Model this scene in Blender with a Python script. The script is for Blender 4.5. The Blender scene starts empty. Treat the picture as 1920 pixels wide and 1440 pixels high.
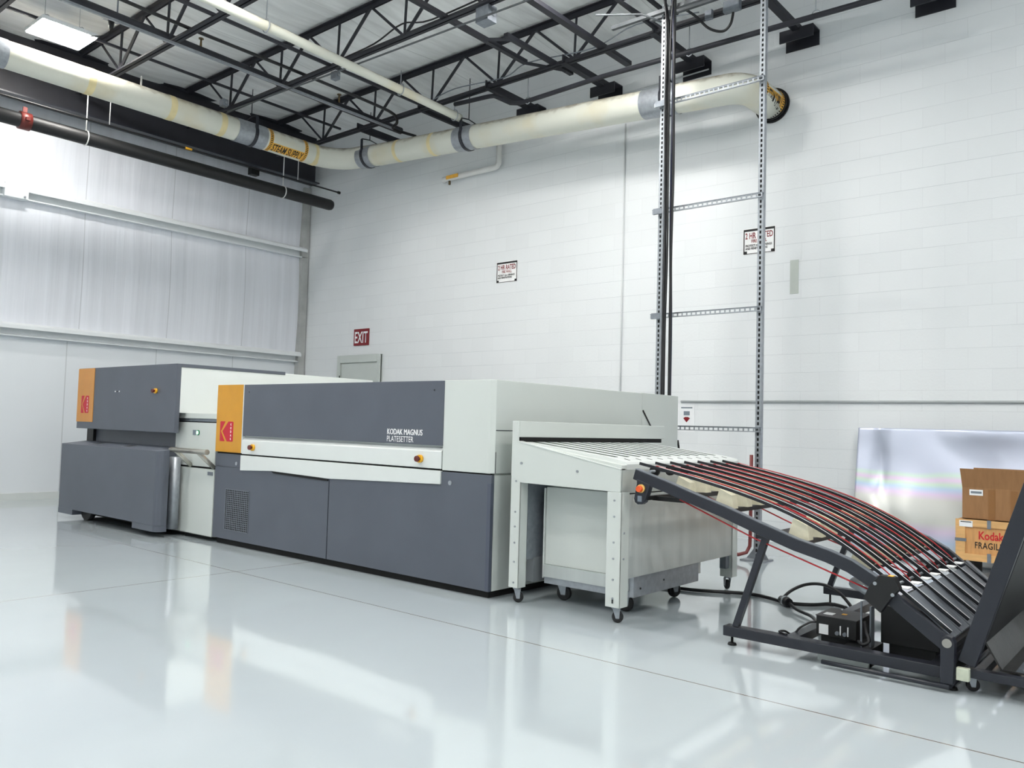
import bpy, bmesh, math, random
from mathutils import Vector, Matrix
random.seed(7)
sc = bpy.context.scene
COL = sc.collection
PI = math.pi
# ------------------------------------------------------------------ camera
def cam_axes(pitch, roll, yaw):
    F = Vector((math.sin(yaw)*math.cos(pitch), math.cos(yaw)*math.cos(pitch), math.sin(pitch)))
    Rt = Vector((math.cos(yaw), -math.sin(yaw), 0)); U = Rt.cross(F)
    return Rt*math.cos(roll)+U*math.sin(roll), -Rt*math.sin(roll)+U*math.cos(roll), F
r_, u_, f_ = cam_axes(0.05194860979365342, 0.02790082231328711, -0.6999006833273258)
cd = bpy.data.cameras.new('camera'); cam = bpy.data.objects.new('camera', cd); COL.objects.link(cam)
cd.sensor_width = 36; cd.lens = 1550.804/1920*36; cd.clip_start = 0.05; cd.clip_end = 100
cam.matrix_world = Matrix(((r_.x, u_.x, -f_.x, 0), (r_.y, u_.y, -f_.y, 0), (r_.z, u_.z, -f_.z, 1.2), (0, 0, 0, 1)))
sc.camera = cam
# ------------------------------------------------------------------ world, exposure
w = bpy.data.worlds.new('world'); sc.world = w; w.use_nodes = True
w.node_tree.nodes['Background'].inputs[0].default_value = (0.8, 0.9, 1, 1)
w.node_tree.nodes['Background'].inputs[1].default_value = 0.3
vs = sc.view_settings; vs.view_transform = 'Standard'; vs.look = 'None'; vs.gamma = 1; vs.use_curve_mapping = False
vs.exposure = 0.46
sc.cycles.use_denoising = True
sc.cycles.max_bounces = 10; sc.cycles.diffuse_bounces = 6; sc.cycles.glossy_bounces = 5
sc.cycles.sample_clamp_indirect = 6
LAMP = 90.0          # strength of every high bay diffuser
# fixtures: x, y, z  (first in view, rest outside the frame; last two added to brighten right side and centre wall)
FIX = [(-10.70, 3.95, 5.85), (-4.7, 6.5, 5.9), (-4.4, 1.2, 5.9), (-9.6, -1.4, 5.6), (0.6, 4.6, 5.8), (0.6, -0.8, 5.8), (-4.4, -4.0, 5.8), (3.2, 2.0, 5.8), (-6.8, 3.7, 5.9)]
# ------------------------------------------------------------------ materials
def lin(c): return c/12.92 if c <= 0.04045 else ((c+0.055)/1.055)**2.4
def rgb(*c): return tuple(lin(v/255) for v in c)+(1,)
MATS = {}
def mat(name, col, rough=0.5, metal=0.0, var=0.04, scale=6.0, bump=0.0, bscale=60.0, coat=0.0, stretch=None, emit=None, spec=0.5):
    if name in MATS: return MATS[name]
    m = bpy.data.materials.new(name); m.use_nodes = True; nt = m.node_tree; N = nt.nodes; L = nt.links
    b = N['Principled BSDF']
    b.inputs['Roughness'].default_value = rough; b.inputs['Metallic'].default_value = metal
    b.inputs['Coat Weight'].default_value = coat; b.inputs['Specular IOR Level'].default_value = spec
    c = rgb(*col)
    tc = N.new('ShaderNodeTexCoord'); mp = N.new('ShaderNodeMapping'); L.new(tc.outputs['Object'], mp.inputs[0])
    if stretch: mp.inputs['Scale'].default_value = stretch
    n = N.new('ShaderNodeTexNoise'); n.inputs['Scale'].default_value = scale; n.inputs['Detail'].default_value = 4
    L.new(mp.outputs[0], n.inputs['Vector'])
    cr = N.new('ShaderNodeValToRGB'); L.new(n.outputs['Fac'], cr.inputs[0])
    cr.color_ramp.elements[0].position = 0.3; cr.color_ramp.elements[1].position = 0.7
    cr.color_ramp.elements[0].color = tuple(v*(1-var) for v in c[:3])+(1,)
    cr.color_ramp.elements[1].color = tuple(min(1, v*(1+var)) for v in c[:3])+(1,)
    L.new(cr.outputs[0], b.inputs['Base Color'])
    if bump:
        n2 = N.new('ShaderNodeTexNoise'); n2.inputs['Scale'].default_value = bscale; L.new(mp.outputs[0], n2.inputs['Vector'])
        bp = N.new('ShaderNodeBump'); bp.inputs['Strength'].default_value = bump; bp.inputs['Distance'].default_value = 0.01
        L.new(n2.outputs['Fac'], bp.inputs['Height']); L.new(bp.outputs[0], b.inputs['Normal'])
    if emit:
        b.inputs['Emission Color'].default_value = rgb(*emit[0]); b.inputs['Emission Strength'].default_value = emit[1]
    MATS[name] = m
    return m
GREY = mat('grey_powder_coat', (86, 91, 101), 0.45, var=0.05, scale=3, bump=0.05, bscale=400)
OFFW = mat('offwhite_enamel', (206, 211, 207), 0.35, var=0.015, scale=2)
WHITE = mat('white_panel', (218, 222, 220), 0.3, var=0.01)
YEL = mat('amber_panel', (208, 148, 34), 0.4, var=0.05, scale=5)
RED = mat('red_print', (196, 24, 48), 0.5)
PRINTW = mat('white_print', (245, 245, 245), 0.5)
BLACK = mat('black_paint', (15, 16, 18), 0.5, var=0.1)
VOIDBLACK = mat('black_void', (6, 6, 7), 0.8)  # near-black stands in for shade in gaps, slots and recesses; plinths too
DKST = mat('dark_charcoal_steel', (33, 36, 45), 0.38, var=0.08, scale=8)
TRAY = mat('worn_dark_tray_steel', (112, 118, 126), 0.33, 0.35, var=0.25, scale=9, stretch=(1, 4, 1), bump=0.1, bscale=120)
JOIST = mat('black_joist_paint', (33, 34, 42), 0.6, var=0.15)
GALV = mat('galvanised_steel', (158, 163, 169), 0.4, 0.5, var=0.12, scale=25)
GALVD = mat('dull_galvanised', (128, 134, 142), 0.5, 0.5, var=0.12, scale=25)
STAIN = mat('brushed_stainless', (196, 201, 199), 0.32, 0.35, var=0.05, scale=14, stretch=(1, 1, 0.05))
CHROME = mat('chrome_tube', (186, 184, 174), 0.25, 0.6)
RUBBER = mat('black_rubber', (24, 24, 26), 0.6)
WHEEL = mat('caster_tread', (58, 56, 58), 0.5)
RBELT = mat('red_urethane_belt', (176, 34, 42), 0.35)
CREAM = mat('cream_belt_support', (232, 226, 200), 0.6, var=0.08, scale=20)
GREEN = mat('dark_green_groove', (40, 62, 46), 0.5)
CABLE = mat('black_cable', (18, 18, 22), 0.4)
BLUEC = mat('blue_black_cable', (26, 30, 56), 0.35)
CARD = mat('brown_cardboard', (150, 110, 72), 0.8, var=0.08, scale=8, stretch=(6, 1, 1))
CARDT = mat('packing_tape', (140, 98, 56), 0.3, var=0.05)
PLY = mat('plywood_crate', (204, 152, 96), 0.6, var=0.14, scale=7, stretch=(6, 6, 0.8))
PAPER = mat('paper_label', (236, 238, 240), 0.7)
PRINTK = mat('black_print', (18, 18, 18), 0.6)
GREYP = mat('greyish_print', (120, 130, 140), 0.6)
DULL = mat('dull_grey_conduit', (82, 86, 90), 0.55, 0.2, var=0.1, scale=20)
DOORM = mat('grey_door_paint', (196, 202, 198), 0.45, var=0.02)
PATCH = mat('grey_wall_patch', (190, 196, 190), 0.6)
SIGNR = mat('dark_red_sign', (128, 12, 24), 0.35)
ORANGE = mat('orange_knob', (226, 92, 40), 0.4)
ESY = mat('yellow_plastic', (240, 178, 40), 0.4)
GLOW = mat('green_lit_button', (200, 255, 225), 0.3, emit=((190, 255, 220), 1.2))
GLOWR = mat('green_ring', (20, 110, 70), 0.3)
REDP = mat('red_brown_conduit', (112, 46, 46), 0.4)
REDC = mat('red_coupling', (96, 32, 26), 0.45)
STEAMY = mat('stencil_yellow', (232, 176, 70), 0.7, var=0.08, scale=30)
WPIPE = mat('white_wall_pipe', (222, 222, 220), 0.5)
BRASS = mat('brass', (104, 88, 62), 0.35, 0.8)
GIRT = mat('white_girt_steel', (226, 230, 232), 0.4, var=0.02)
COLM = mat('weathered_grey_column', (176, 178, 176), 0.6, var=0.12, scale=4)
CONDM = mat('painted_conduit', (205, 208, 210), 0.5)

def floor_mat():
    m = bpy.data.materials.new('epoxy_floor'); m.use_nodes = True; nt = m.node_tree; N = nt.nodes; L = nt.links; b = N['Principled BSDF']
    tc = N.new('ShaderNodeTexCoord'); sp = N.new('ShaderNodeSeparateXYZ'); L.new(tc.outputs['Object'], sp.inputs[0])
    masks = []
    for ax, v, hw in (('Y', 3.672, 0.0045), ('X', -5.89, 0.0045), ('Y', -0.95, 0.0045), ('X', -0.4, 0.0045), ('Y', 8.3, 0.0045), ('X', -11.4, 0.0045)):
        s = N.new('ShaderNodeMath'); s.operation = 'SUBTRACT'; L.new(sp.outputs[ax], s.inputs[0]); s.inputs[1].default_value = v
        a = N.new('ShaderNodeMath'); a.operation = 'ABSOLUTE'; L.new(s.outputs[0], a.inputs[0])
        c = N.new('ShaderNodeMath'); c.operation = 'LESS_THAN'; L.new(a.outputs[0], c.inputs[0]); c.inputs[1].default_value = hw
        masks.append(c)
    acc = masks[0]
    for c in masks[1:]:
        x = N.new('ShaderNodeMath'); x.operation = 'MAXIMUM'; L.new(acc.outputs[0], x.inputs[0]); L.new(c.outputs[0], x.inputs[1]); acc = x
    n = N.new('ShaderNodeTexNoise'); n.inputs['Scale'].default_value = 0.7; n.inputs['Detail'].default_value = 5; L.new(tc.outputs['Object'], n.inputs['Vector'])
    cr = N.new('ShaderNodeValToRGB'); L.new(n.outputs['Fac'], cr.inputs[0])
    cr.color_ramp.elements[0].position = 0.3; cr.color_ramp.elements[1].position = 0.7
    cr.color_ramp.elements[0].color = rgb(184, 193, 198); cr.color_ramp.elements[1].color = rgb(190, 199, 203)
    mx = N.new('ShaderNodeMix'); mx.data_type = 'RGBA'; L.new(acc.outputs[0], mx.inputs[0]); L.new(cr.outputs[0], mx.inputs[6]); mx.inputs[7].default_value = rgb(120, 104, 88)
    L.new(mx.outputs[2], b.inputs['Base Color'])
    n2 = N.new('ShaderNodeTexNoise'); n2.inputs['Scale'].default_value = 3; n2.inputs['Detail'].default_value = 6; L.new(tc.outputs['Object'], n2.inputs['Vector'])
    mr = N.new('ShaderNodeMapRange'); L.new(n2.outputs['Fac'], mr.inputs[0]); mr.inputs[3].default_value = 0.05; mr.inputs[4].default_value = 0.14
    L.new(mr.outputs[0], b.inputs['Roughness'])
    bp = N.new('ShaderNodeBump'); bp.inputs['Strength'].default_value = 0.05; bp.inputs['Distance'].default_value = 0.02
    n3 = N.new('ShaderNodeTexNoise'); n3.inputs['Scale'].default_value = 1.6; n3.inputs['Detail'].default_value = 2; L.new(tc.outputs['Object'], n3.inputs['Vector'])
    L.new(n3.outputs['Fac'], bp.inputs['Height']); L.new(bp.outputs[0], b.inputs['Normal'])
    b.inputs['Coat Weight'].default_value = 0.6; b.inputs['Coat Roughness'].default_value = 0.05
    b.inputs['Specular IOR Level'].default_value = 0.6
    return m
def block_mat():
    m = bpy.data.materials.new('painted_block'); m.use_nodes = True; nt = m.node_tree; N = nt.nodes; L = nt.links; b = N['Principled BSDF']
    tc = N.new('ShaderNodeTexCoord'); sp = N.new('ShaderNodeSeparateXYZ'); L.new(tc.outputs['Object'], sp.inputs[0])
    ad = N.new('ShaderNodeMath'); ad.operation = 'ADD'; L.new(sp.outputs['X'], ad.inputs[0]); L.new(sp.outputs['Y'], ad.inputs[1])
    az = N.new('ShaderNodeMath'); az.operation = 'ADD'; L.new(sp.outputs['Z'], az.inputs[0]); az.inputs[1].default_value = 0.187
    cb = N.new('ShaderNodeCombineXYZ'); L.new(ad.outputs[0], cb.inputs[0]); L.new(az.outputs[0], cb.inputs[1])
    br = N.new('ShaderNodeTexBrick'); L.new(cb.outputs[0], br.inputs['Vector'])
    br.inputs['Scale'].default_value = 1; br.inputs['Brick Width'].default_value = 0.414; br.inputs['Row Height'].default_value = 0.2075
    br.inputs['Mortar Size'].default_value = 0.0038; br.inputs['Mortar Smooth'].default_value = 0.6
    br.inputs['Color1'].default_value = rgb(226, 229, 231); br.inputs['Color2'].default_value = rgb(229, 232, 234); br.inputs['Mortar'].default_value = rgb(222, 225, 227)
    pz = N.new('ShaderNodeMath'); pz.operation = 'PINGPONG'; L.new(az.outputs[0], pz.inputs[0]); pz.inputs[1].default_value = 0.10375
    lz = N.new('ShaderNodeMath'); lz.operation = 'LESS_THAN'; L.new(pz.outputs[0], lz.inputs[0]); lz.inputs[1].default_value = 0.0019
    nf = N.new('ShaderNodeTexNoise'); nf.inputs['Scale'].default_value = 0.8; nf.inputs['Detail'].default_value = 4; L.new(tc.outputs['Object'], nf.inputs['Vector'])
    fm = N.new('ShaderNodeMapRange'); L.new(nf.outputs['Fac'], fm.inputs[0]); fm.inputs[1].default_value = 0.35; fm.inputs[2].default_value = 0.65
    ff = N.new('ShaderNodeMath'); ff.operation = 'MULTIPLY'; L.new(lz.outputs[0], ff.inputs[0]); L.new(fm.outputs[0], ff.inputs[1])
    mz = N.new('ShaderNodeMix'); mz.data_type = 'RGBA'; L.new(ff.outputs[0], mz.inputs[0]); L.new(br.outputs['Color'], mz.inputs[6]); mz.inputs[7].default_value = rgb(200, 204, 208)
    L.new(mz.outputs[2], b.inputs['Base Color'])
    nz = N.new('ShaderNodeTexNoise'); nz.inputs['Scale'].default_value = 40; nz.inputs['Detail'].default_value = 5; L.new(tc.outputs['Object'], nz.inputs['Vector'])
    b1 = N.new('ShaderNodeBump'); b1.inputs['Strength'].default_value = 0.22; b1.inputs['Distance'].default_value = 0.01; b1.invert = True; L.new(br.outputs['Fac'], b1.inputs['Height'])
    b2 = N.new('ShaderNodeBump'); b2.inputs['Strength'].default_value = 0.12; b2.inputs['Distance'].default_value = 0.01; L.new(nz.outputs['Fac'], b2.inputs['Height']); L.new(b1.outputs[0], b2.inputs['Normal'])
    L.new(b2.outputs[0], b.inputs['Normal']); b.inputs['Roughness'].default_value = 0.55
    return m
def batt_mat(name, col, scale_vec, seam_axis=None, seam=1.33, off=0.0, bump=0.5, var=0.05):
    m = bpy.data.materials.new(name); m.use_nodes = True; nt = m.node_tree; N = nt.nodes; L = nt.links; b = N['Principled BSDF']
    tc = N.new('ShaderNodeTexCoord'); mp = N.new('ShaderNodeMapping'); L.new(tc.outputs['Object'], mp.inputs[0]); mp.inputs['Scale'].default_value = scale_vec
    n = N.new('ShaderNodeTexNoise'); n.inputs['Scale'].default_value = 1; n.inputs['Detail'].default_value = 6; n.inputs['Distortion'].default_value = 0.3; L.new(mp.outputs[0], n.inputs['Vector'])
    bp = N.new('ShaderNodeBump'); bp.inputs['Strength'].default_value = bump; bp.inputs['Distance'].default_value = 0.02; L.new(n.outputs['Fac'], bp.inputs['Height']); L.new(bp.outputs[0], b.inputs['Normal'])
    cr = N.new('ShaderNodeValToRGB'); L.new(n.outputs['Fac'], cr.inputs[0]); c = rgb(*col)
    cr.color_ramp.elements[0].position = 0.3; cr.color_ramp.elements[1].position = 0.65
    cr.color_ramp.elements[0].color = tuple(v*(1-2*var) for v in c[:3])+(1,); cr.color_ramp.elements[1].color = c
    out = cr.outputs[0]
    if seam_axis:
        sp = N.new('ShaderNodeSeparateXYZ'); L.new(tc.outputs['Object'], sp.inputs[0])
        a = N.new('ShaderNodeMath'); a.operation = 'ADD'; L.new(sp.outputs[seam_axis], a.inputs[0]); a.inputs[1].default_value = off
        p = N.new('ShaderNodeMath'); p.operation = 'PINGPONG'; L.new(a.outputs[0], p.inputs[0]); p.inputs[1].default_value = seam/2
        l = N.new('ShaderNodeMath'); l.operation = 'LESS_THAN'; L.new(p.outputs[0], l.inputs[0]); l.inputs[1].default_value = 0.007
        mx = N.new('ShaderNodeMix'); mx.data_type = 'RGBA'; L.new(l.outputs[0], mx.inputs[0]); L.new(out, mx.inputs[6]); mx.inputs[7].default_value = tuple(v*0.72 for v in c[:3])+(1,)
        out = mx.outputs[2]
    L.new(out, b.inputs['Base Color']); b.inputs['Roughness'].default_value = 0.42
    return m
def steam_mat():
    m = bpy.data.materials.new('pipe_insulation_canvas'); m.use_nodes = True; nt = m.node_tree; N = nt.nodes; L = nt.links; b = N['Principled BSDF']
    tc = N.new('ShaderNodeTexCoord'); g = N.new('ShaderNodeNewGeometry'); sp = N.new('ShaderNodeSeparateXYZ'); L.new(g.outputs['Normal'], sp.inputs[0])
    n = N.new('ShaderNodeTexNoise'); n.inputs['Scale'].default_value = 9; n.inputs['Detail'].default_value = 8; L.new(tc.outputs['Object'], n.inputs['Vector'])
    # dust and soot settled on the upper side of the canvas
    k = N.new('ShaderNodeMath'); k.operation = 'MULTIPLY_ADD'; L.new(n.outputs['Fac'], k.inputs[0]); k.inputs[1].default_value = 1.0; L.new(sp.outputs['Z'], k.inputs[2])
    mr = N.new('ShaderNodeMapRange'); L.new(k.outputs[0], mr.inputs[0]); mr.inputs[1].default_value = 0.95; mr.inputs[2].default_value = 1.55
    n2 = N.new('ShaderNodeTexNoise'); n2.inputs['Scale'].default_value = 1.7; n2.inputs['Detail'].default_value = 3; L.new(tc.outputs['Object'], n2.inputs['Vector'])
    cr = N.new('ShaderNodeValToRGB'); L.new(n2.outputs['Fac'], cr.inputs[0])
    cr.color_ramp.elements[0].position = 0.5; cr.color_ramp.elements[1].position = 0.75
    cr.color_ramp.elements[0].color = rgb(214, 215, 204); cr.color_ramp.elements[1].color = rgb(212, 205, 180)
    mx = N.new('ShaderNodeMix'); mx.data_type = 'RGBA'; L.new(mr.outputs[0], mx.inputs[0]); L.new(cr.outputs[0], mx.inputs[6]); mx.inputs[7].default_value = rgb(112, 98, 74)
    L.new(mx.outputs[2], b.inputs['Base Color']); b.inputs['Roughness'].default_value = 0.6
    bp = N.new('ShaderNodeBump'); bp.inputs['Strength'].default_value = 0.3; bp.inputs['Distance'].default_value = 0.01; L.new(n.outputs['Fac'], bp.inputs['Height']); L.new(bp.outputs[0], b.inputs['Normal'])
    return m
def foil_mat():
    m = bpy.data.materials.new('iridescent_metal_sheet'); m.use_nodes = True; nt = m.node_tree; N = nt.nodes; L = nt.links; b = N['Principled BSDF']
    tc = N.new('ShaderNodeTexCoord'); sp = N.new('ShaderNodeSeparateXYZ'); L.new(tc.outputs['Object'], sp.inputs[0])
    n = N.new('ShaderNodeTexNoise'); n.inputs['Scale'].default_value = 1.3; n.inputs['Detail'].default_value = 1; L.new(tc.outputs['Object'], n.inputs['Vector'])
    k = N.new('ShaderNodeMath'); k.operation = 'MULTIPLY_ADD'; L.new(n.outputs['Fac'], k.inputs[0]); k.inputs[1].default_value = 0.16; L.new(sp.outputs['Z'], k.inputs[2])
    cr = N.new('ShaderNodeValToRGB'); L.new(k.outputs[0], cr.inputs[0]); e = cr.color_ramp.elements
    cols = [(0.05, (196, 200, 202)), (0.38, (200, 206, 216)), (0.55, (206, 202, 216)), (0.7, (200, 202, 200)), (0.9, (204, 206, 202)), (1.05/1.5, (200, 202, 200))]
    stops = [(0.2, (206, 208, 208)), (0.42, (186, 204, 232)), (0.52, (222, 204, 232)), (0.62, (214, 216, 212)), (0.86, (212, 214, 210)), (0.98, (220, 200, 228)), (1.0, (190, 206, 232))]
    stops = [(s/1.45, c) for s, c in ((0.15, (214, 216, 216)), (0.42, (196, 212, 236)), (0.56, (222, 208, 232)), (0.68, (216, 218, 214)), (0.98, (214, 214, 210)), (1.07, (222, 204, 230)), (1.15, (192, 212, 234)), (1.21, (206, 226, 212)), (1.27, (228, 206, 232)), (1.33, (206, 226, 216)), (1.39, (206, 212, 230)))]
    e[0].position = stops[0][0]; e[0].color = rgb(*stops[0][1]); e[1].position = stops[-1][0]; e[1].color = rgb(*stops[-1][1])
    for s, c in stops[1:-1]:
        x = e.new(s); x.color = rgb(*c)
    L.new(cr.outputs[0], b.inputs['Base Color']); b.inputs['Metallic'].default_value = 0.5; b.inputs['Roughness'].default_value = 0.38  # diffraction sheen painted into the base colour as pastel bands
    bp = N.new('ShaderNodeBump'); bp.inputs['Strength'].default_value = 0.5; bp.inputs['Distance'].default_value = 0.12
    n2 = N.new('ShaderNodeTexNoise'); n2.inputs['Scale'].default_value = 1.1; n2.inputs['Detail'].default_value = 0.5; n2.inputs['Distortion'].default_value = 1.6; L.new(tc.outputs['Object'], n2.inputs['Vector'])
    L.new(n2.outputs['Fac'], bp.inputs['Height']); L.new(bp.outputs[0], b.inputs['Normal'])
    return m
FLOORM = floor_mat(); BLOCK = block_mat(); STEAM = steam_mat(); FOIL = foil_mat()
BATTW = batt_mat('wall_batt_facing', (226, 229, 236), (1, 9, 0.35), 'Y', 1.33, 0.2, 0.55, 0.05)
LINER = batt_mat('wall_liner_panel', (226, 230, 234), (1, 1.4, 0.2), 'Y', 1.33, 0.35, 0.12, 0.015)
ROOFM = batt_mat('roof_batt_facing', (246, 248, 248), (9, 1.1, 1), 'X', 1.6, 0.3, 1.0, 0.10)
PLAINW = mat('plain_white_wall', (222, 226, 228), 0.6)
LIT = mat('led_diffuser', (255, 255, 255), 0.4, emit=((255, 252, 247), LAMP))
# ------------------------------------------------------------------ mesh helpers
class MB:
    def __init__(s): s.bm = bmesh.new()
    def box(s, x0, x1, y0, y1, z0, z1):
        v = [s.bm.verts.new(p) for p in ((x0, y0, z0), (x1, y0, z0), (x1, y1, z0), (x0, y1, z0), (x0, y0, z1), (x1, y0, z1), (x1, y1, z1), (x0, y1, z1))]
        for f in ((0, 3, 2, 1), (4, 5, 6, 7), (0, 1, 5, 4), (1, 2, 6, 5), (2, 3, 7, 6), (3, 0, 4, 7)): s.bm.faces.new([v[i] for i in f])
        return s
    def prism(s, pts, axis, a, b):
        """polygon extruded along an axis between a and b; pts are the other two coordinates in order"""
        def P(p, t):
            return {'x': (t, p[0], p[1]), 'y': (p[0], t, p[1]), 'z': (p[0], p[1], t)}[axis]
        A = [s.bm.verts.new(P(p, a)) for p in pts]; B = [s.bm.verts.new(P(p, b)) for p in pts]; n = len(pts)
        s.bm.faces.new(A); s.bm.faces.new(B[::-1])
        for i in range(n): s.bm.faces.new((A[i], B[i], B[(i+1) % n], A[(i+1) % n]))
        return s
    def tube(s, pts, r, n=12, cap=True, smooth=True, rs=None):
        pts = [Vector(p) for p in pts]; rings = []; up = None
        for i, p in enumerate(pts):
            if i == 0: t = pts[1]-p
            elif i == len(pts)-1: t = p-pts[i-1]
            else: t = (p-pts[i-1]).normalized()+(pts[i+1]-p).normalized()
            t.normalize()
            if up is None:
                up = Vector((0, 0, 1)) if abs(t.z) < 0.9 else Vector((1, 0, 0))
            a = (up-t*up.dot(t)).normalized(); up = a; b = t.cross(a)
            rr = rs[i] if rs else r
            rings.append([s.bm.verts.new(p+(a*math.cos(2*PI*k/n)+b*math.sin(2*PI*k/n))*rr) for k in range(n)])
        for i in range(len(rings)-1):
            for k in range(n):
                f = s.bm.faces.new((rings[i][k], rings[i][(k+1) % n], rings[i+1][(k+1) % n], rings[i+1][k])); f.smooth = smooth
        if cap: s.bm.faces.new(rings[0][::-1]); s.bm.faces.new(rings[-1])
        return s
    def bar(s, pts, wy, h):
        """flat bar following pts (x,z) in the XZ plane: wy = (y0,y1), h = depth measured across the path"""
        n = len(pts); top = []; bot = []
        for i, (x, z) in enumerate(pts):
            a = pts[max(i-1, 0)]; b = pts[min(i+1, n-1)]; dx, dz = b[0]-a[0], b[1]-a[1]; l = math.hypot(dx, dz)
            nx, nz = -dz/l, dx/l
            if nz < 0: nx, nz = -nx, -nz
            top.append((x, z)); bot.append((x-nx*h, z-nz*h))
        vs_ = []
        for i in range(n):
            vs_.append([s.bm.verts.new((p[0], y, p[1])) for y in wy for p in (top[i], bot[i])])
        for i in range(n-1):
            a, b = vs_[i], vs_[i+1]
            for q in ((0, 1), (1, 3), (3, 2), (2, 0)): s.bm.faces.new((a[q[0]], a[q[1]], b[q[1]], b[q[0]]))
        s.bm.faces.new((vs_[0][0], vs_[0][1], vs_[0][3], vs_[0][2])); s.bm.faces.new((vs_[-1][0], vs_[-1][2], vs_[-1][3], vs_[-1][1]))
        return s
    def build(s, name, m, parent=None, bevel=0.0, seg=2):
        bmesh.ops.recalc_face_normals(s.bm, faces=s.bm.faces)
        me = bpy.data.meshes.new(name); s.bm.to_mesh(me); s.bm.free(); me.materials.append(m)
        o = bpy.data.objects.new(name, me); COL.objects.link(o)
        if parent is not None:
            o.parent = parent; o.matrix_parent_inverse = Matrix.Translation(-tot(parent))
        if bevel:
            b = o.modifiers.new('bevel', 'BEVEL'); b.width = bevel; b.segments = seg; b.limit_method = 'ANGLE'; b.angle_limit = math.radians(40)
        return o
def tot(o):
    v = Vector((0, 0, 0))
    if o.type == 'EMPTY': v = Vector(o.location)
    return v
def thing(name, label, cat, loc, group=None):
    o = bpy.data.objects.new(name, None); COL.objects.link(o); o.location = loc; o.empty_display_size = 0.1
    o['label'] = label; o['category'] = cat
    if group: o['group'] = group
    return o
def tag(o, label, cat, group=None):
    o['label'] = label; o['category'] = cat
    if group: o['group'] = group
    return o
def struct(o): o['kind'] = 'structure'; return o
def sub(o, label): o['label'] = label; return o
def text_mb(body, size, bold=0.0, xs=1.0, align='LEFT', spacing=1.0, lspace=1.0, extrude=0.0):
    """returns bmesh of the text laid in local x (right), y (up)"""
    cu = bpy.data.curves.new('t', 'FONT'); cu.body = body; cu.size = size; cu.offset = bold; cu.align_x = align
    cu.space_character = spacing; cu.space_line = lspace; cu.resolution_u = 3
    ob = bpy.data.objects.new('t', cu); COL.objects.link(ob); dg = bpy.context.evaluated_depsgraph_get()
    me = bpy.data.meshes.new_from_object(ob.evaluated_get(dg)); bpy.data.objects.remove(ob); bpy.data.curves.remove(cu)
    bm = bmesh.new(); bm.from_mesh(me); bpy.data.meshes.remove(me)
    for v in bm.verts: v.co.x *= xs
    return bm
def place_text(name, body, size, m, parent, fn, bold=0.0, xs=1.0, align='LEFT', spacing=1.0, lspace=1.0, cuts=None):
    bm = text_mb(body, size, bold, xs, align, spacing, lspace)
    if cuts:
        for c in cuts:
            bmesh.ops.bisect_plane(bm, geom=bm.verts[:]+bm.edges[:]+bm.faces[:], plane_co=(0, c, 0), plane_no=(0, 1, 0))
    for v in bm.verts: v.co = Vector(fn(v.co.x, v.co.y))
    mb = MB(); mb.bm.free(); mb.bm = bm
    return mb.build(name, m, parent)
FY = lambda X, Y, Z: (lambda a, b: (X+a, Y, Z+b))      # text on a plane facing -Y
def caster(parent, x, y, r, top, w=0.025, swivel=0.0, tread=None):
    """swivel caster, contact point (x,y,0)"""
    f = MB()
    f.tube([(x, y, top), (x, y, top-0.012)], r*0.75, 12, smooth=False)
    dx, dy = math.cos(swivel), math.sin(swivel); cx, cy = x+dx*r*0.35, y+dy*r*0.35
    for sgn in (-1, 1):
        ox, oy = -dy*sgn*(w*0.75), dx*sgn*(w*0.75)
        q = [(x+ox-dx*r*0.5, y+oy-dy*r*0.5, top-0.012), (x+ox+dx*r*0.8, y+oy+dy*r*0.8, top-0.012), (cx+ox+dx*r*0.3, cy+oy+dy*r*0.3, r*0.8), (cx+ox-dx*r*0.3, cy+oy-dy*r*0.3, r*0.8)]
        t = Vector((-dy*sgn*0.003, dx*sgn*0.003, 0)); A = [f.bm.verts.new(Vector(p)) for p in q]; B = [f.bm.verts.new(Vector(p)+t) for p in q]
        f.bm.faces.new(A); f.bm.faces.new(B[::-1])
        for i in range(4): f.bm.faces.new((A[i], B[i], B[(i+1) % 4], A[(i+1) % 4]))
    fo = f.build('caster', GALV, parent)
    wh = MB(); a = Vector((-dy, dx, 0))*w/2; c = Vector((cx, cy, r+0.001))
    wh.tube([c-a, c-a*0.7, c+a*0.7, c+a], r, 20, rs=[r*0.9, r, r, r*0.9])
    wo = wh.build('wheel', tread or RUBBER, fo)
    hb = MB(); hb.tube([c-a*1.1, c+a*1.1], r*0.45, 14); hb.build('hub', WHEEL, fo)
    wo.matrix_parent_inverse = Matrix.Identity(4)
    return fo
def sm(p, n=6):
    p = [Vector(v) for v in p]; o = []
    for i in range(len(p)-1):
        a = p[max(i-1, 0)]; b = p[i]; c = p[i+1]; d = p[min(i+2, len(p)-1)]
        for k in range(n):
            s = k/n; o.append(0.5*((2*b)+(-a+c)*s+(2*a-5*b+4*c-d)*s*s+(-a+3*b-3*c+d)*s*s*s))
    return o+[p[-1]]
def fixsub(o):
    """sub-parts share their part's frame"""
    o.matrix_parent_inverse = Matrix.Identity(4); return o

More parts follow.
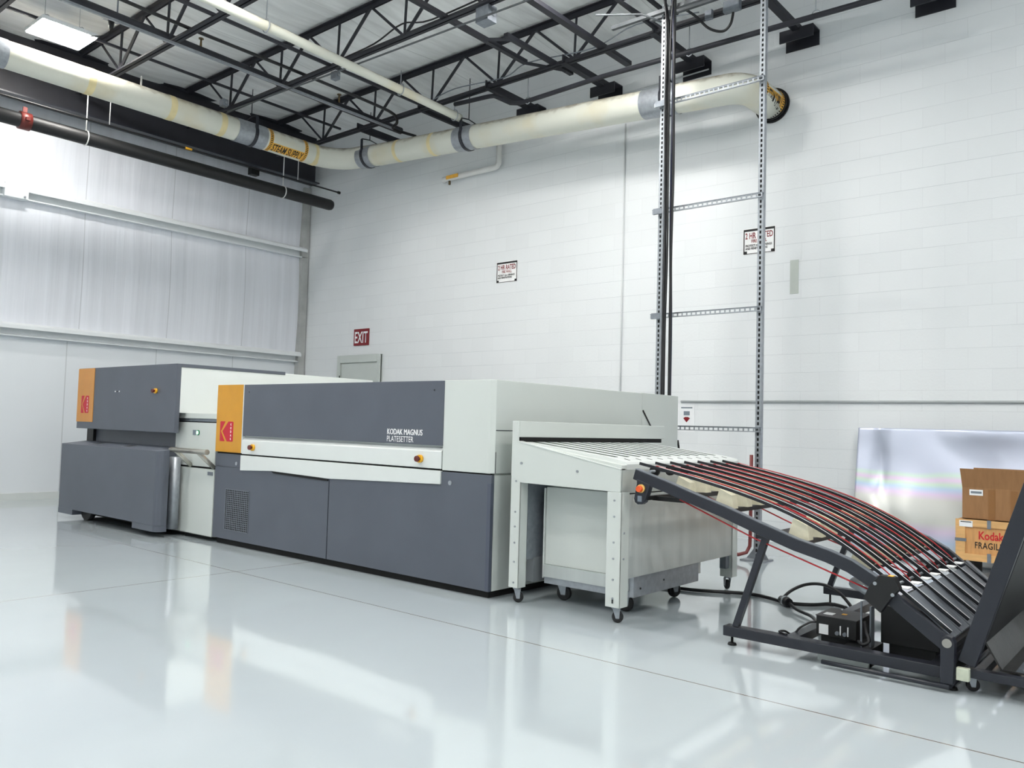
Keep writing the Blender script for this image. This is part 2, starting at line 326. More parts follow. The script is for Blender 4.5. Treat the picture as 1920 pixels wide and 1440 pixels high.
# ------------------------------------------------------------------ the room
XL, YB, H = -12.62, 9.03, 6.36
struct(MB().box(XL-0.2, 5.2, -7.2, YB+0.2, -0.2, 0).build('floor', FLOORM))
def wall(name, m, *b): return struct(MB().box(*b).build(name, m))
wall('wall_back', BLOCK, XL-0.2, 5.2, YB, YB+0.2, 0, H+0.3)
wall('wall_right', PLAINW, 5.0, 5.2, -7.2, YB, 0, H+0.3)
wall('wall_front', PLAINW, XL-0.2, 5.2, -7.2, -7.0, 0, H+0.3)
def grid(name, m, P, nu, nv, th):
    """sheet of nu x nv quads, P(u,v)->point, closed behind by a second skin th away"""
    bm = bmesh.new(); g = [[bm.verts.new(P(i/nu, j/nv)) for j in range(nv+1)] for i in range(nu+1)]
    for i in range(nu):
        for j in range(nv):
            f = bm.faces.new((g[i][j], g[i+1][j], g[i+1][j+1], g[i][j+1])); f.smooth = True
    ret = bmesh.ops.extrude_face_region(bm, geom=bm.faces[:])
    bmesh.ops.translate(bm, verts=[v for v in ret['geom'] if isinstance(v, bmesh.types.BMVert)], vec=th)
    mb = MB(); mb.bm.free(); mb.bm = bm
    return mb.build(name, m)
def noise1(t, s): return math.sin(t*2.1+s)*0.5+math.sin(t*5.3+1.7*s)*0.3+math.sin(t*11.9+2.3*s)*0.2
# wall insulation bulges softly between the girts
def lw(u, v):
    y = -7+u*(YB+7); z = v*H
    bulge = 0.0
    for a, b in ((2.42, 4.24), (4.36, H)):
        if a < z < b: bulge = math.sin((z-a)/(b-a)*PI)*(0.035+0.012*noise1(y*2, 1))+0.004*noise1(y*9, 3)
    return (XL+bulge, y, z)
wl = grid('wall_left', BATTW, lw, 240, 60, Vector((-0.2, 0, 0))); struct(wl); wl.data.materials.append(LINER)
for p in wl.data.polygons:
    if p.center.z < 2.36: p.material_index = 1
def rf(u, v):
    x = XL+u*(5-XL); y = -7+v*(YB+7); t = ((y-4.74) % 1.62)/1.62
    return (x, y, H-0.02-0.05*math.sin(t*PI)+0.008*noise1(x*3, y)-(0.0))
struct(grid('ceiling', ROOFM, rf, 120, 120, Vector((0, 0, 0.3))))
# girts: Z section rails along the left wall, with splice plates
def girt(name, z, y0, y1):
    m = MB(); x = XL
    m.prism([(x, z+0.055), (x+0.12, z+0.05), (x+0.15, z+0.02), (x+0.15, z-0.03), (x+0.135, z-0.03), (x+0.135, z+0.01), (x+0.10, z+0.035), (x+0.02, z+0.035), (x+0.02, z-0.10), (x+0.10, z-0.115), (x+0.10, z-0.13), (x, z-0.13)], 'y', y0, y1)
    return struct(m.build(name, GIRT))
girt('trim_1', 2.39, -7, 8.9); girt('trim_2', 4.29, -7, 8.95)
struct(MB().box(XL, XL+0.05, -7, YB, 0, 0.10).build('baseboard_left', WHITE))
struct(MB().box(XL, XL+0.10, YB-0.16, YB-0.02, 0, 5.45).build('trim_3', COLM))
for i, (z, y) in enumerate(((2.30, 4.05), (4.2, 4.3))):
    p = struct(MB().box(XL+0.02, XL+0.155, y-0.30, y, z-0.05, z+0.145).build('trim_%d' % (4+i), GIRT, bevel=0.004))
    fixsub(MB().tube([(XL+0.15, y-0.05, z-0.02), (XL+0.175, y-0.05, z-0.02)], 0.014, 8).build('bolt_head', GALV, p))
# painted conduits on the back wall (fixed to the block)
struct(MB().tube([(-4.9, YB-0.012, 1.567), (4.9, YB-0.014, 1.567)], 0.014, 8).build('trim_6', mat('conduit_grey', (176, 180, 182), 0.5)))
struct(MB().tube([(-5.776, YB-0.011, 5.2), (-5.776, YB-0.011, 0.3)], 0.011, 8).build('trim_7', CONDM))
struct(MB().tube([(-6.1, YB-0.01, 5.35), (-6.0, YB-0.01, 5.52), (-5.8, YB-0.01, 5.6), (-4.6, YB-0.01, 5.62)], 0.011, 8).build('trim_8', CONDM))
# door
d = struct(MB().box(-11.48, -10.40, YB-0.045, YB-0.005, 0, 2.342).build('door_1', DOORM))
fixsub(MB().box(-11.40, -10.48, YB-0.06, YB-0.046, 0.02, 2.20).build('door_leaf', DOORM, d, bevel=0.003))
fr = MB(); fr.box(-11.50, -11.42, YB-0.08, YB-0.02, 0, 2.342); fr.box(-10.46, -10.40, YB-0.08, YB-0.02, 0, 2.342); fr.box(-11.42, -10.46, YB-0.08, YB-0.02, 2.215, 2.342)
fixsub(fr.build('door_frame', DOORM, d, bevel=0.004))
fixsub(MB().box(-11.425, -11.405, YB-0.088, YB-0.081, 1.86, 2.0).build('door_hinge', BLACK, d))
# wall patch, signs
tag(MB().box(-3.567, -3.472, YB-0.006, YB, 2.775, 3.155).build('cover_plate', PATCH), 'narrow upright grey cover plate on the white block wall beside the strut ladder', 'wall plate')
def wall_sign(x0, x1, z0, z1, label):
    t = thing('firewall_sign', label, 'sign', (x0, YB, z0), 'fire rating signs on the block wall')
    Y = YB; MB().box(x0, x1, Y-0.006, Y-0.001, z0, z1).build('sign_plate', PRINTW, t)
    k = MB(); b = 0.012
    for q in ((x0+.006, x1-.006, z1-0.032, z1-.006), (x0+.006, x0+.006+b, z0+.006, z1-.006), (x1-.006-b, x1-.006, z0+.006, z1-.006), (x0+.006, x1-.006, z0+.006, z0+.013), (x0+.006, x0+.05, z0+.006, z0+.04), (x1-.05, x1-.006, z0+.006, z0+.04)):
        k.box(q[0], q[1], Y-0.008, Y-0.0065, q[2], q[3])
    k.build('sign_border', PRINTK, t)
    w_ = x1-x0; cx = (x0+x1)/2
    place_text('sign_heading', '2 HR RATED', 0.098, SIGNR, t, FY(cx, Y-0.0088, z1-0.118), 0.002, 0.62, 'CENTER')
    place_text('sign_subheading', 'FIRE WALL', 0.055, SIGNR, t, FY(cx, Y-0.0088, z1-0.168), 0.001, 0.72, 'CENTER')
    place_text('sign_text', 'PROTECT ALL OPENINGS\nAND PENETRATIONS', 0.036, PRINTK, t, FY(x0+0.03, Y-0.0088, z1-0.213), 0.001, 0.78, 'LEFT', 1.0, 0.95)
wall_sign(-7.956, -7.556, 3.29, 3.60, 'white black-bordered fire wall sign left of the strut ladder, above the grey machine')
wall_sign(-4.13, -3.741, 3.275, 3.578, 'white black-bordered fire wall sign half hidden behind the right strut post')
t = thing('exit_sign', 'dark red exit sign with white letters on the wall above the grey door', 'sign', (-11.15, YB, 2.507))
MB().box(-11.15, -10.765, YB-0.02, YB-0.001, 2.507, 2.79).build('sign_plate', SIGNR, t, bevel=0.003)
place_text('sign_text', 'EXIT', 0.27, PRINTW, t, FY(-10.9575, YB-0.022, 2.553), 0.004, 0.62, 'CENTER')
t = thing('notice_sheet', 'small white paper notice with a red diamond taped beside the left strut post', 'notice', (-4.92, YB, 1.2))
MB().box(-4.98, -4.72, YB-0.004, YB-0.001, 1.20, 1.55).build('paper_sheet', PAPER, t)
MB().box(-4.90, -4.75, YB-0.006, YB-0.0042, 1.485, 1.50).box(-4.865, -4.785, YB-0.006, YB-0.0042, 1.40, 1.45).build('printed_block', GREYP, t)
MB().prism([(-4.87, 1.365), (-4.845, 1.38), (-4.805, 1.38), (-4.78, 1.365), (-4.825, 1.315)], 'y', YB-0.006, YB-0.0042).build('diamond_mark', SIGNR, t)
# wall pipe under the steam line
t = thing('wall_pipe', 'short white pipe elbow on the wall below the steam line with an orange tag', 'pipe', (-7.9, YB-0.09, 5.0))
MB().tube([(-9.06, 8.99, 5.0), (-9.02, 8.94, 5.0), (-7.98, 8.94, 5.0), (-7.93, 8.94, 5.01), (-7.90, 8.94, 5.05), (-7.90, 8.94, 5.6)], 0.042, 14).build('pipe_run', WPIPE, t)
MB().box(-8.93, -8.68, 8.888, 8.897, 4.975, 5.03).build('pipe_tag', STEAMY, t)
MB().tube([(-8.9, 8.94, 4.96), (-8.9, 8.94, 4.90)], 0.018, 8).build('drain_cock', BRASS, t)

# ------------------------------------------------------------------ roof steel
ZB, ZT = 5.70, 6.26
def truss(y, x0, x1, label):
    t = thing('roof_truss', label, 'roof truss', (x0, y, ZB), 'black open web trusses under the roof')
    tc_ = MB()
    for s in (-1, 1):
        tc_.box(x0, x1, y+s*0.008, y+s*0.055, ZT+0.035, ZT+0.045); tc_.box(x0, x1, y+s*0.008, y+s*0.015, ZT-0.02, ZT+0.045)
    tc_.build('top_chord', JOIST, t)
    bc = MB()
    for s in (-1, 1):
        bc.box(x0, x1, y+s*0.008, y+s*0.05, ZB-0.005, ZB+0.004); bc.box(x0, x1, y+s*0.008, y+s*0.015, ZB, ZB+0.05)
    bc.build('bottom_chord', JOIST, t)
    k = -4
    while True:
        x = -7.13+1.245*k
        if x > x1: break
        if x > x0+0.1:
            for dx, r in ((-0.6225, 0.017), (0.02, 0.016), (0.6225, 0.021)):
                xx = x+dx
                if xx < x0 or xx > x1: continue
                MB().tube([(x, y, ZB+0.02), (xx, y, ZT+0.01)], r, 6, smooth=False).build('web_member', JOIST, t)
        k += 1
truss(8.0, -12.1, 3.0, 'black open web roof truss nearest the block wall')
truss(6.34, -12.1, 1.2, 'second black open web roof truss from the block wall')
truss(4.74, -12.1, -4.6, 'black open web roof truss ending just right of the glowing light panel')
truss(3.12, -12.1, -7.0, 'black roof truss at the very top left corner, before the light panel')
# deep girder on the left wall
t = thing('roof_girder', 'deep black steel girder running along the top of the insulated left wall', 'steel beam', (-12.25, 1, 5.45))
MB().box(-12.26, -12.24, -3, 8.88, 5.47, 6.30).build('web_plate', JOIST, t)
MB().box(-12.37, -12.13, -3, 8.90, 5.45, 5.47).build('bottom_flange', DKST, t)
MB().box(-12.37, -12.13, -3, 8.90, 6.30, 6.32).build('top_flange', JOIST, t)
MB().box(-12.36, -12.25, 7.6, 7.75, 5.33, 5.45).build('knee_clip', BLACK, t)
# bottom chord struts that land on the block wall through channel seats
for i, (x, w_) in enumerate(((-2.08, 0.085), (-3.45, 0.085), (-4.76, 0.085), (-6.03, 0.085), (-7.3, 0.07), (-8.6, 0.05), (-9.95, 0.05))):
    lab = ['tee strut and wall seat farthest right, at the top right of the picture', 'tee strut and wall seat right of the right strut post', 'tee strut and wall seat just above the right end of the steam line',
           'tee strut and wall seat left of the left strut post', 'tee strut meeting the wall where the small white wall pipe hangs', 'thin strut at the wall behind the end of the white sprinkler pipe', 'thin strut at the wall beside the steam line corner'][i]
    t = thing('wall_strut', 'black ' + lab, 'steel strut', (x, YB, 5.65), 'black struts between the last truss and the block wall')
    MB().box(x-w_/2, x+w_/2, 7.95, YB-0.05, 5.69, 5.705).box(x-0.008, x+0.008, 7.95, YB-0.05, 5.70, 5.80).build('strut_bar', JOIST, t)
    if i < 5:
        MB().prism([(YB-0.012, 5.55), (YB-0.002, 5.55), (YB-0.002, 5.72), (YB-0.19, 5.72), (YB-0.19, 5.705), (YB-0.012, 5.705)], 'x', x-0.19, x+0.19).build('wall_seat', JOIST, t)
        MB().box(x-0.19, x+0.19, YB-0.205, YB-0.19, 5.585, 5.72).build('seat_face', JOIST, t)
# long members and pipes running along Y
def yline(name, label, cat, x, z, y0, y1, w_, h, m, group=None):
    return tag(MB().box(x-w_/2, x+w_/2, y0, y1, z-h/2, z+h/2).build(name, m), label, cat, group)
G = 'thin bridging angles crossing the trusses'
yline('bridging_angle', 'thin black bridging angle crossing the trusses just right of the light panel', 'bridging', -10.68, 5.935, 2.8, 8.2, 0.03, 0.03, JOIST, G)
yline('bridging_angle', 'thin black bridging angle running beneath the white pipe', 'bridging', -8.5, 5.735, 2.8, 8.95, 0.035, 0.035, JOIST, G)
yline('unistrut_rail', 'long pale galvanised strut beside the black sprinkler main', 'strut rail', -9.38, 5.655, 2.6, 8.4, 0.026, 0.03, GALV)
t = thing('sprinkler_main', 'thick black sprinkler main crossing the trusses with upright heads', 'pipe', (-9.56, 2.6, 5.79))
MB().tube([(-9.56, 2.4, 5.80), (-9.62, 8.55, 5.78)], 0.052, 14).build('pipe_run', JOIST, t)
for y in (5.15, 7.3):
    hd = MB().tube([(-9.57, y, 5.82), (-9.57, y, 5.91), (-9.57, y, 5.93)], 0.012, 8, rs=[0.016, 0.012, 0.01]).tube([(-9.57, y, 5.93), (-9.57, y, 5.94)], 0.032, 10).build('sprinkler_head', BRASS, t)
# white pipe
t = thing('white_pipe', 'long dusty white pipe crossing the ceiling and ending above the steam line', 'pipe', (-7.8, 2.5, 5.45))
MB().tube([(-7.72, 2.2, 5.50), (-7.83, 5.2, 5.50), (-7.96, 8.10, 5.50), (-7.965, 8.16, 5.50)], 0.055, 16).build('pipe_run', STEAM, t)
def clevis(x, y, z, r, top, label, m=GALV):
    t = thing('pipe_hanger', label, 'pipe hanger', (x, y, top), 'clevis hangers under the trusses')
    MB().tube([(x, y, top), (x, y, z+r*1.35)], 0.006, 6).build('hanger_rod', m, t)
    ring = [(x+math.cos(a)*r*1.08, y, z+math.sin(a)*r*1.25+r*0.05) for a in [2*PI*k/16 for k in range(17)]]
    MB().tube(ring, 0.007, 6, cap=False).build('clevis_ring', m, t)
    return t
clevis(-7.82, 4.95, 5.50, 0.06, 6.2, 'clevis hanger on the white pipe at the top of the picture')
clevis(-7.91, 7.0, 5.50, 0.06, 5.75, 'clevis hanger in the middle of the white pipe')
clevis(-7.96, 8.05, 5.50, 0.06, 5.75, 'clevis hanger at the wall end of the white pipe')
# black sprinkler branch along X
t = thing('sprinkler_branch', 'thin black sprinkler branch line along the block wall with a bent end', 'pipe', (-7.9, 8.1, 5.5))
MB().tube([(-7.93, 8.02, 5.64), (-7.3, 8.02, 5.60), (-7.2, 8.02, 5.585), (-6.93, 8.04, 5.43), (-6.8, 8.05, 5.40), (-6.62, 8.06, 5.40), (-5.5, 8.05, 5.42), (-1.2, 8.05, 5.36)], 0.029, 12).build('pipe_run', JOIST, t)
for x in (-6.65, -4.35, -2.95): clevis(x, 8.055, 5.40, 0.035, 5.72, ['band hanger at the bent end of the black branch line', 'band hanger on the black branch line beside the left strut post', 'band hanger on the black branch line right of the right strut post'][(-6.65, -4.35, -2.95).index(x)])

# ------------------------------------------------------------------ steam line
SR = 0.165
LY = lambda x: 5.425-(x+10.6)*0.0675
t = thing('steam_pipe', 'thick cream insulated steam pipe running along both walls below the trusses', 'pipe', (-10.8, 8.3, 5.42))
left = [(-10.8, 0.5, 5.42), (-10.8, 2, 5.42), (-10.8, 3.5, 5.42), (-10.8, 5, 5.42), (-10.8, 6.5, 5.42), (-10.8, 7.75, 5.42)]
arc = [(-10.8+0.55*(1-math.cos(a)), 7.75+0.55*math.sin(a), 5.42) for a in [PI/2*k/8 for k in range(1, 9)]]
back = [(x, 8.3, LY(x)) for x in (-9.8, -8.6, -7.4, -6.2, -5.2, -4.5, -4.2)]
arc2 = [(-4.03+0.24*math.sin(a), 8.3+0.24*(1-math.cos(a)), LY(-4.03)-0.0) for a in [PI/2*k/8 for k in range(0, 9)]]
arc2 = [(p[0], p[1], p[2]-0.02*i/8) for i, p in enumerate(arc2)]
MB().tube(left+arc+back+arc2+[(-3.79, 9.0, 4.975)], SR, 36).build('insulated_run', STEAM, t)
MB().tube([(-3.79, 8.965, 4.975), (-3.79, 9.0, 4.975)], SR+0.018, 36).tube([(-3.79, 9.0, 4.975), (-3.79, 9.025, 4.975)], SR+0.035, 36).build('wall_collar', BLACK, t)
for ax, v0, v1 in (('y', 3.0, 3.38), ('y', 6.38, 6.86), ('x', -10.22, -9.9), ('x', -8.1, -7.75), ('x', -5.05, -4.6)):
    if ax == 'y': MB().tube([(-10.8, v0, 5.42), (-10.8, v1, 5.42)], SR+0.006, 36, cap=False).build('metal_saddle', GALV, t)
    else: MB().tube([(v0, 8.3, LY(v0)), (v1, 8.3, LY(v1))], SR+0.006, 36, cap=False).build('metal_saddle', GALV, t)
tape = mat('yellowed_tape', (222, 208, 160), 0.6, var=0.1)
for ax, v in (('y', 4.28), ('y', 5.35), ('y', 6.1), ('y', 7.72), ('x', -9.35), ('x', -8.6)):
    if ax == 'y': MB().tube([(-10.8, v, 5.42), (-10.8, v+0.09, 5.42)], SR+0.003, 36, cap=False).build('joint_tape', tape, t)
    else: MB().tube([(v, 8.3, LY(v)), (v+0.07, 8.3, LY(v+0.07))], SR+0.003, 36, cap=False).build('joint_tape', tape, t)
def wrap_stencil(org, along, outw, L, angs):
    """stencil wrapped on a cylinder: org axis start, along unit, outw outward unit at angle 0, up = z"""
    o_ = Vector(org); al = Vector(along); ow = Vector(outw); up = Vector((0, 0, 1)); a0, a1 = angs
    def P(s, a, r): return o_+al*s+(ow*math.cos(a)+up*math.sin(a))*r
    mb = MB()
    def patch(mb, s0, s1, q0, q1, r, n=8):
        g = [[mb.bm.verts.new(P(s, q0+(q1-q0)*k/n, r)) for k in range(n+1)] for s in (s0, s1)]
        for k in range(n): mb.bm.faces.new((g[0][k], g[0][k+1], g[1][k+1], g[1][k]))
    patch(mb, 0, L, a0, a1, SR+0.003); patch(mb, -0.06, 0.0, -1.6, 1.1, SR+0.003, 16); patch(mb, L, L+0.06, -1.6, 1.1, SR+0.003, 16)
    y = mb.build('stencil_band', STEAMY, t)
    for s0 in (-0.05, L+0.01):
        tk = MB()
        for k in range(16):
            q = -1.5+k*0.165
            patch(tk, s0, s0+0.04, q, q+0.07, SR+0.005, 2)
        tk.build('stencil_ticks', PRINTK, t)
    hgt = (a1-a0)*SR; size = hgt*1.18
    cuts = [size*0.7*k/7 for k in range(8)]
    bmt = text_mb('STEAM SUPPLY', size); wdt = max(v.co.x for v in bmt.verts); bmt.free()
    sx = (L-0.02)/wdt
    place_text('stencil_text', 'STEAM SUPPLY', size, PRINTK, t, lambda a, b: P(0.01+a*sx, a0+(b+hgt*0.08)/SR, SR+0.006), 0.0025, 1.0, cuts=cuts)
wrap_stencil((-10.8, 6.95, 5.42), (0, 1, 0), (1, 0, 0), 0.56, (-1.3, -0.45))
wrap_stencil((-3.79, 8.52, 4.978), (0, 1, 0), (1, 0, 0), 0.38, (-0.9, 0.12))
def strap(x, y, z, top, along, label, off=0.0):
    h = thing('pipe_hanger', label, 'pipe hanger', (x, y, top), 'steam line strap hangers')
    a = Vector((1, 0, 0)) if along == 'y' else Vector((0, 1, 0))
    R_ = SR+0.014; pts = [Vector((x, y, z))+a*math.cos(q)*R_+Vector((0, 0, math.sin(q)*R_)) for q in [PI*0.15+(-PI*1.3)*k/20 for k in range(21)]]
    pts = [pts[0]+Vector((0, 0, 0.16))]+pts+[pts[-1]+Vector((0, 0, 0.16))]
    wd = Vector((0, 1, 0)) if along == 'y' else Vector((1, 0, 0))
    m = MB()
    for i in range(len(pts)-1):
        p, q = pts[i], pts[i+1]; n = (q-p).cross(wd).normalized()*0.004
        vs_ = [m.bm.verts.new(v) for v in (p-wd*0.025-n, p+wd*0.025-n, q+wd*0.025-n, q-wd*0.025-n, p-wd*0.025+n, p+wd*0.025+n, q+wd*0.025+n, q-wd*0.025+n)]
        for f in ((0, 1, 2, 3), (7, 6, 5, 4), (0, 4, 5, 1), (1, 5, 6, 2), (2, 6, 7, 3), (3, 7, 4, 0)): m.bm.faces.new([vs_[k] for k in f])
    m.build('strap', DKST, h)
    c = Vector((x, y, z)); yk = c+Vector((0, 0, SR+0.10))
    MB().tube([pts[0], yk, pts[-1]], 0.009, 6).build('yoke', DKST, h)
    MB().tube([yk, (x, y, top)], 0.007, 6).build('hanger_rod', DKST, h)
strap(-10.8, 3.18, 5.42, 6.1, 'y', 'dark strap hanger on the steam line at the left edge of the picture')
strap(-10.8, 6.66, 5.42, 6.1, 'y', 'dark strap hanger on the steam line left of the yellow stencil')
strap(-10.06, 8.3, LY(-10.06), 6.1, 'x', 'dark strap hanger on the steam line just past the corner')
strap(-7.92, 8.3, LY(-7.92), 6.1, 'x', 'dark strap hanger on the steam line at the end of the white pipe')
strap(-4.75, 8.3, LY(-4.75), 5.9, 'x', 'dark strap hanger on the steam line behind the black cables')
tag(MB().tube([(-10.8, 5.0, 5.58), (-10.8, 5.0, 5.72)], 0.012, 8).build('pipe_nipple', WPIPE), 'small white stem standing on top of the left steam run', 'pipe fitting')

# black pipe by the left wall
t = thing('black_pipe', 'thick black capped pipe hanging along the insulated left wall', 'pipe', (-11.5, 3, 4.92))
MB().tube([(-11.5, 0.5, 4.92), (-11.5, 8.66, 4.92), (-11.5, 8.70, 4.92)], 0.092, 20, rs=[0.092, 0.092, 0.08]).build('pipe_run', BLACK, t)
MB().tube([(-11.5, 3.80, 4.92), (-11.5, 3.93, 4.92)], 0.112, 20).build('coupling', REDC, t)
MB().box(-11.51, -11.49, 3.84, 3.89, 5.02, 5.10).box(-11.42, -11.36, 3.84, 3.89, 4.90, 4.94).build('coupling_bolt', REDC, t)
def hang(y, label):
    h = thing('pipe_hanger', label, 'pipe hanger', (-11.5, y, 5.75), 'rod hangers over the black pipes by the left wall')
    MB().tube([(-11.5, y, 5.80), (-11.5, y, 5.02)], 0.008, 6).build('hanger_rod', WPIPE, h)
    MB().tube([(-11.5+math.cos(a)*0.1, y, 4.92+math.sin(a)*0.1) for a in [2*PI*k/16 for k in range(17)]], 0.008, 6, cap=False).build('ring', WPIPE, h)
hang(4.62, 'white rod and ring holding the black pipe near its red coupling')
hang(7.72, 'thin rod and ring holding the capped end of the black pipe')
t = thing('small_black_pipe', 'thin black pipe running just above the thick capped one', 'pipe', (-11.38, 3, 5.1))
MB().tube([(-11.36, 0.5, 5.13), (-11.36, 8.74, 5.13)], 0.014, 8).tube([(-11.36, 8.72, 5.13), (-11.36, 8.76, 5.13)], 0.026, 8).build('pipe_run', BLACK, t)
MB().tube([(-11.36, 5.95, 5.13), (-11.36, 6.05, 5.13)], 0.018, 8).build('yellow_tag', ESY, t)
for y in (4.86, 7.9):
    MB().tube([(-11.36, y, 5.80), (-11.36, y, 5.14)], 0.006, 6).build('hanger_rod', WPIPE, t)

# ------------------------------------------------------------------ high bay lights
for i, (x, y, z) in enumerate(FIX):
    lab = 'glowing rectangular high bay light hanging under the roof at top left' if i == 0 else 'rectangular high bay light hanging outside the picture, number %d in the grid' % i
    if i: lab = ['', 'high bay light above the steam line, out of the picture', 'high bay light over the middle of the hall floor', 'high bay light at the far left front of the hall', 'high bay light by the right wall of the hall', 'high bay light at the front right of the hall', 'high bay light at the front middle of the hall', 'added unseen high bay light at the far right, brightening the machine end faces', 'added unseen high bay light left of the middle, brightening the centre of the block wall'][i]
    t = thing('ceiling_light', lab, 'light', (x, y, z), 'high bay lights')
    sx, sy = 0.275, 0.318
    MB().box(x-sx, x+sx, y-sy, y+sy, z, z+0.05).build('housing', GIRT, t, bevel=0.006)
    MB().box(x-sx+.012, x+sx-.012, y-sy+.012, y+sy-.012, z-0.012, z-0.0005).build('diffuser', LIT, t)
    for dy in (-0.2, 0.2):
        MB().tube([(x-0.2, y+dy, z+0.05), (x-0.1, y+dy, z+0.14), (x, y+dy, z+0.17), (x+0.1, y+dy, z+0.14), (x+0.2, y+dy, z+0.05)], 0.004, 5).build('wire_yoke', GALV, t)
        MB().tube([(x, y+dy, z+0.17), (x, y+dy, 6.28)], 0.003, 5).build('hanging_wire', GALV, t)
t = thing('junction_box', 'small grey outlet box with a black plug beside the glowing light', 'electrical box', (-9.85, 4.15, 5.92))
MB().box(-9.95, -9.78, 4.1, 4.28, 5.88, 5.94).build('box_body', GALVD, t, bevel=0.006)
MB().tube([(-9.86, 4.24, 5.94), (-9.86, 4.24, 6.31)], 0.01, 8).build('drop_conduit', GALVD, t)
MB().tube([(-9.87, 4.18, 5.88), (-9.87, 4.18, 5.76)], 0.03, 10, rs=[0.04, 0.022]).build('plug', BLACK, t)
MB().tube([(-9.87, 4.18, 5.76), (-9.88, 4.16, 5.70), (-9.95, 4.1, 5.67), (-10.02, 4.02, 5.66)], 0.008, 6).build('power_cord', BLACK, t)
for (x, y, z, s, lab) in ((-5.9, 6.42, 5.62, 0.09, 'grey steel junction box hanging on the second truss at the top'), (-8.6, 6.5, 5.68, 0.05, 'small grey junction box behind the white pipe on the second truss'), (-10.6, 6.1, 5.66, 0.05, 'small grey junction box on the truss chord above the steam line')):
    t = thing('junction_box', lab, 'electrical box', (x, y, z))
    MB().box(x-s, x+s, y-s, y+s*0.6, z-s, z+s).build('box_body', GALVD, t, bevel=0.004)
    MB().tube([(x+s, y, z), (x+s+0.012, y, z)], s*0.35, 10).build('knockout', GALV, t)
# conduits and cable bundles under the roof
CG = 'conduits and wiring under the roof'
def conduit(pts, r, label, m=DULL, name='conduit'):
    return tag(MB().tube(sm(pts, 5) if 'bundle' in name else pts, r, 8).build(name, m), label, 'conduit', CG)
conduit([(-10.65, 6.18, 5.58), (-8.2, 6.25, 5.56), (-5.9, 6.3, 5.55), (-4.4, 6.35, 5.55)], 0.011, 'thin grey conduit running below the second truss')
conduit([(-9.1, 3.2, 5.80), (-9.1, 4.6, 5.77), (-9.12, 6.3, 5.79), (-9.1, 7.5, 5.77), (-9.06, 7.9, 5.72), (-9.15, 8.05, 5.66), (-9.3, 8.12, 5.62), (-9.22, 8.5, 5.6)], 0.022, 'dark bundled cable crossing the trusses and curling at the wall side', CABLE, 'cable_bundle')
conduit([(-8.4, 6.36, 5.78), (-7.7, 6.36, 5.80), (-7.2, 6.36, 5.90), (-6.7, 6.36, 5.80), (-5.5, 6.36, 5.82)], 0.010, 'loose dark cable draped on the second truss chord', CABLE, 'cable_bundle')
conduit([(-8.4, 7.98, 5.77), (-7.9, 7.98, 5.84), (-7.0, 7.98, 5.77), (-6.6, 7.98, 5.86), (-5.6, 7.98, 5.77), (-5.0, 7.98, 5.88), (-4.2, 7.98, 5.78)], 0.008, 'thin grey cable lying along the last truss chord', GALVD, 'cable_bundle')
# X bracing bars in the roof near the tower
BG = 'black diagonal bracing between the trusses'
def brace(p, q, r, label): return tag(MB().tube([p, q], r, 4, smooth=False).build('roof_brace', JOIST), label, 'brace', BG)
yline('roof_strut', 'black roof strut ending at the kinked tie above the bent pipe', 'steel strut', -6.45, 5.74, 5.2, 7.75, 0.06, 0.05, JOIST, 'black struts crossing the second truss')
yline('roof_strut', 'short black roof strut just behind the kinked tie', 'steel strut', -6.18, 5.74, 7.05, 8.35, 0.06, 0.05, JOIST, 'black struts crossing the second truss')
yline('roof_strut', 'wide black roof strut crossing above the first wall seat', 'steel strut', -5.45, 5.74, 5.6, 8.55, 0.085, 0.05, JOIST, 'black struts crossing the second truss')
brace((-6.44, 6.95, 5.72), (-6.16, 7.15, 5.72), 0.022, 'short tie joining two black roof struts, nearer the camera')
brace((-6.44, 7.72, 5.72), (-6.16, 8.2, 5.72), 0.022, 'short tie joining two black roof struts, nearer the block wall')
for i, (x, y0, y1) in enumerate(((-4.72, 6.2, 7.95), (-4.45, 6.2, 7.6))):
    yline('roof_strut', ['thin black roof strut with a clamp, left of the left strut post', 'thin black roof strut immediately beside the left strut post'][i], 'steel strut', x, 5.74, y0, y1, 0.035, 0.035, JOIST, 'black struts crossing the second truss')

# ------------------------------------------------------------------ strut ladder (cable tower)
def slotted(mb, axis, a0, a1, c1, c2, w_, dpt, pitch=0.05, tie=0.02, back=True, edge=0.33):
    """strut channel along axis; slotted face at -Y; c1,c2 centre of the other axes"""
    h = w_/2; e = w_*edge
    def B(a, b, u0, u1, v0, v1):
        if axis == 'z': mb.box(c1+u0, c1+u1, c2+v0, c2+v1, a, b)
        else: mb.box(a, b, c2+v0, c2+v1, c1+u0, c1+u1)
    B(a0, a1, -h, -h+e, 0, 0.0025); B(a0, a1, h-e, h, 0, 0.0025)
    B(a0, a1, -h, -h+0.0025, 0.0025, dpt); B(a0, a1, h-0.0025, h, 0.0025, dpt)
    if back: B(a0, a1, -h, h, dpt, dpt+0.0025)
    n = int((a1-a0)/pitch)
    for k in range(n+1):
        a = a0+k*pitch; B(a, min(a+tie, a1), -h+e, h-e, 0, 0.0025)
tw = thing('strut_ladder', 'tall galvanised slotted strut ladder carrying black cables up to the roof', 'cable support', (-3.83, 7.56, 0))
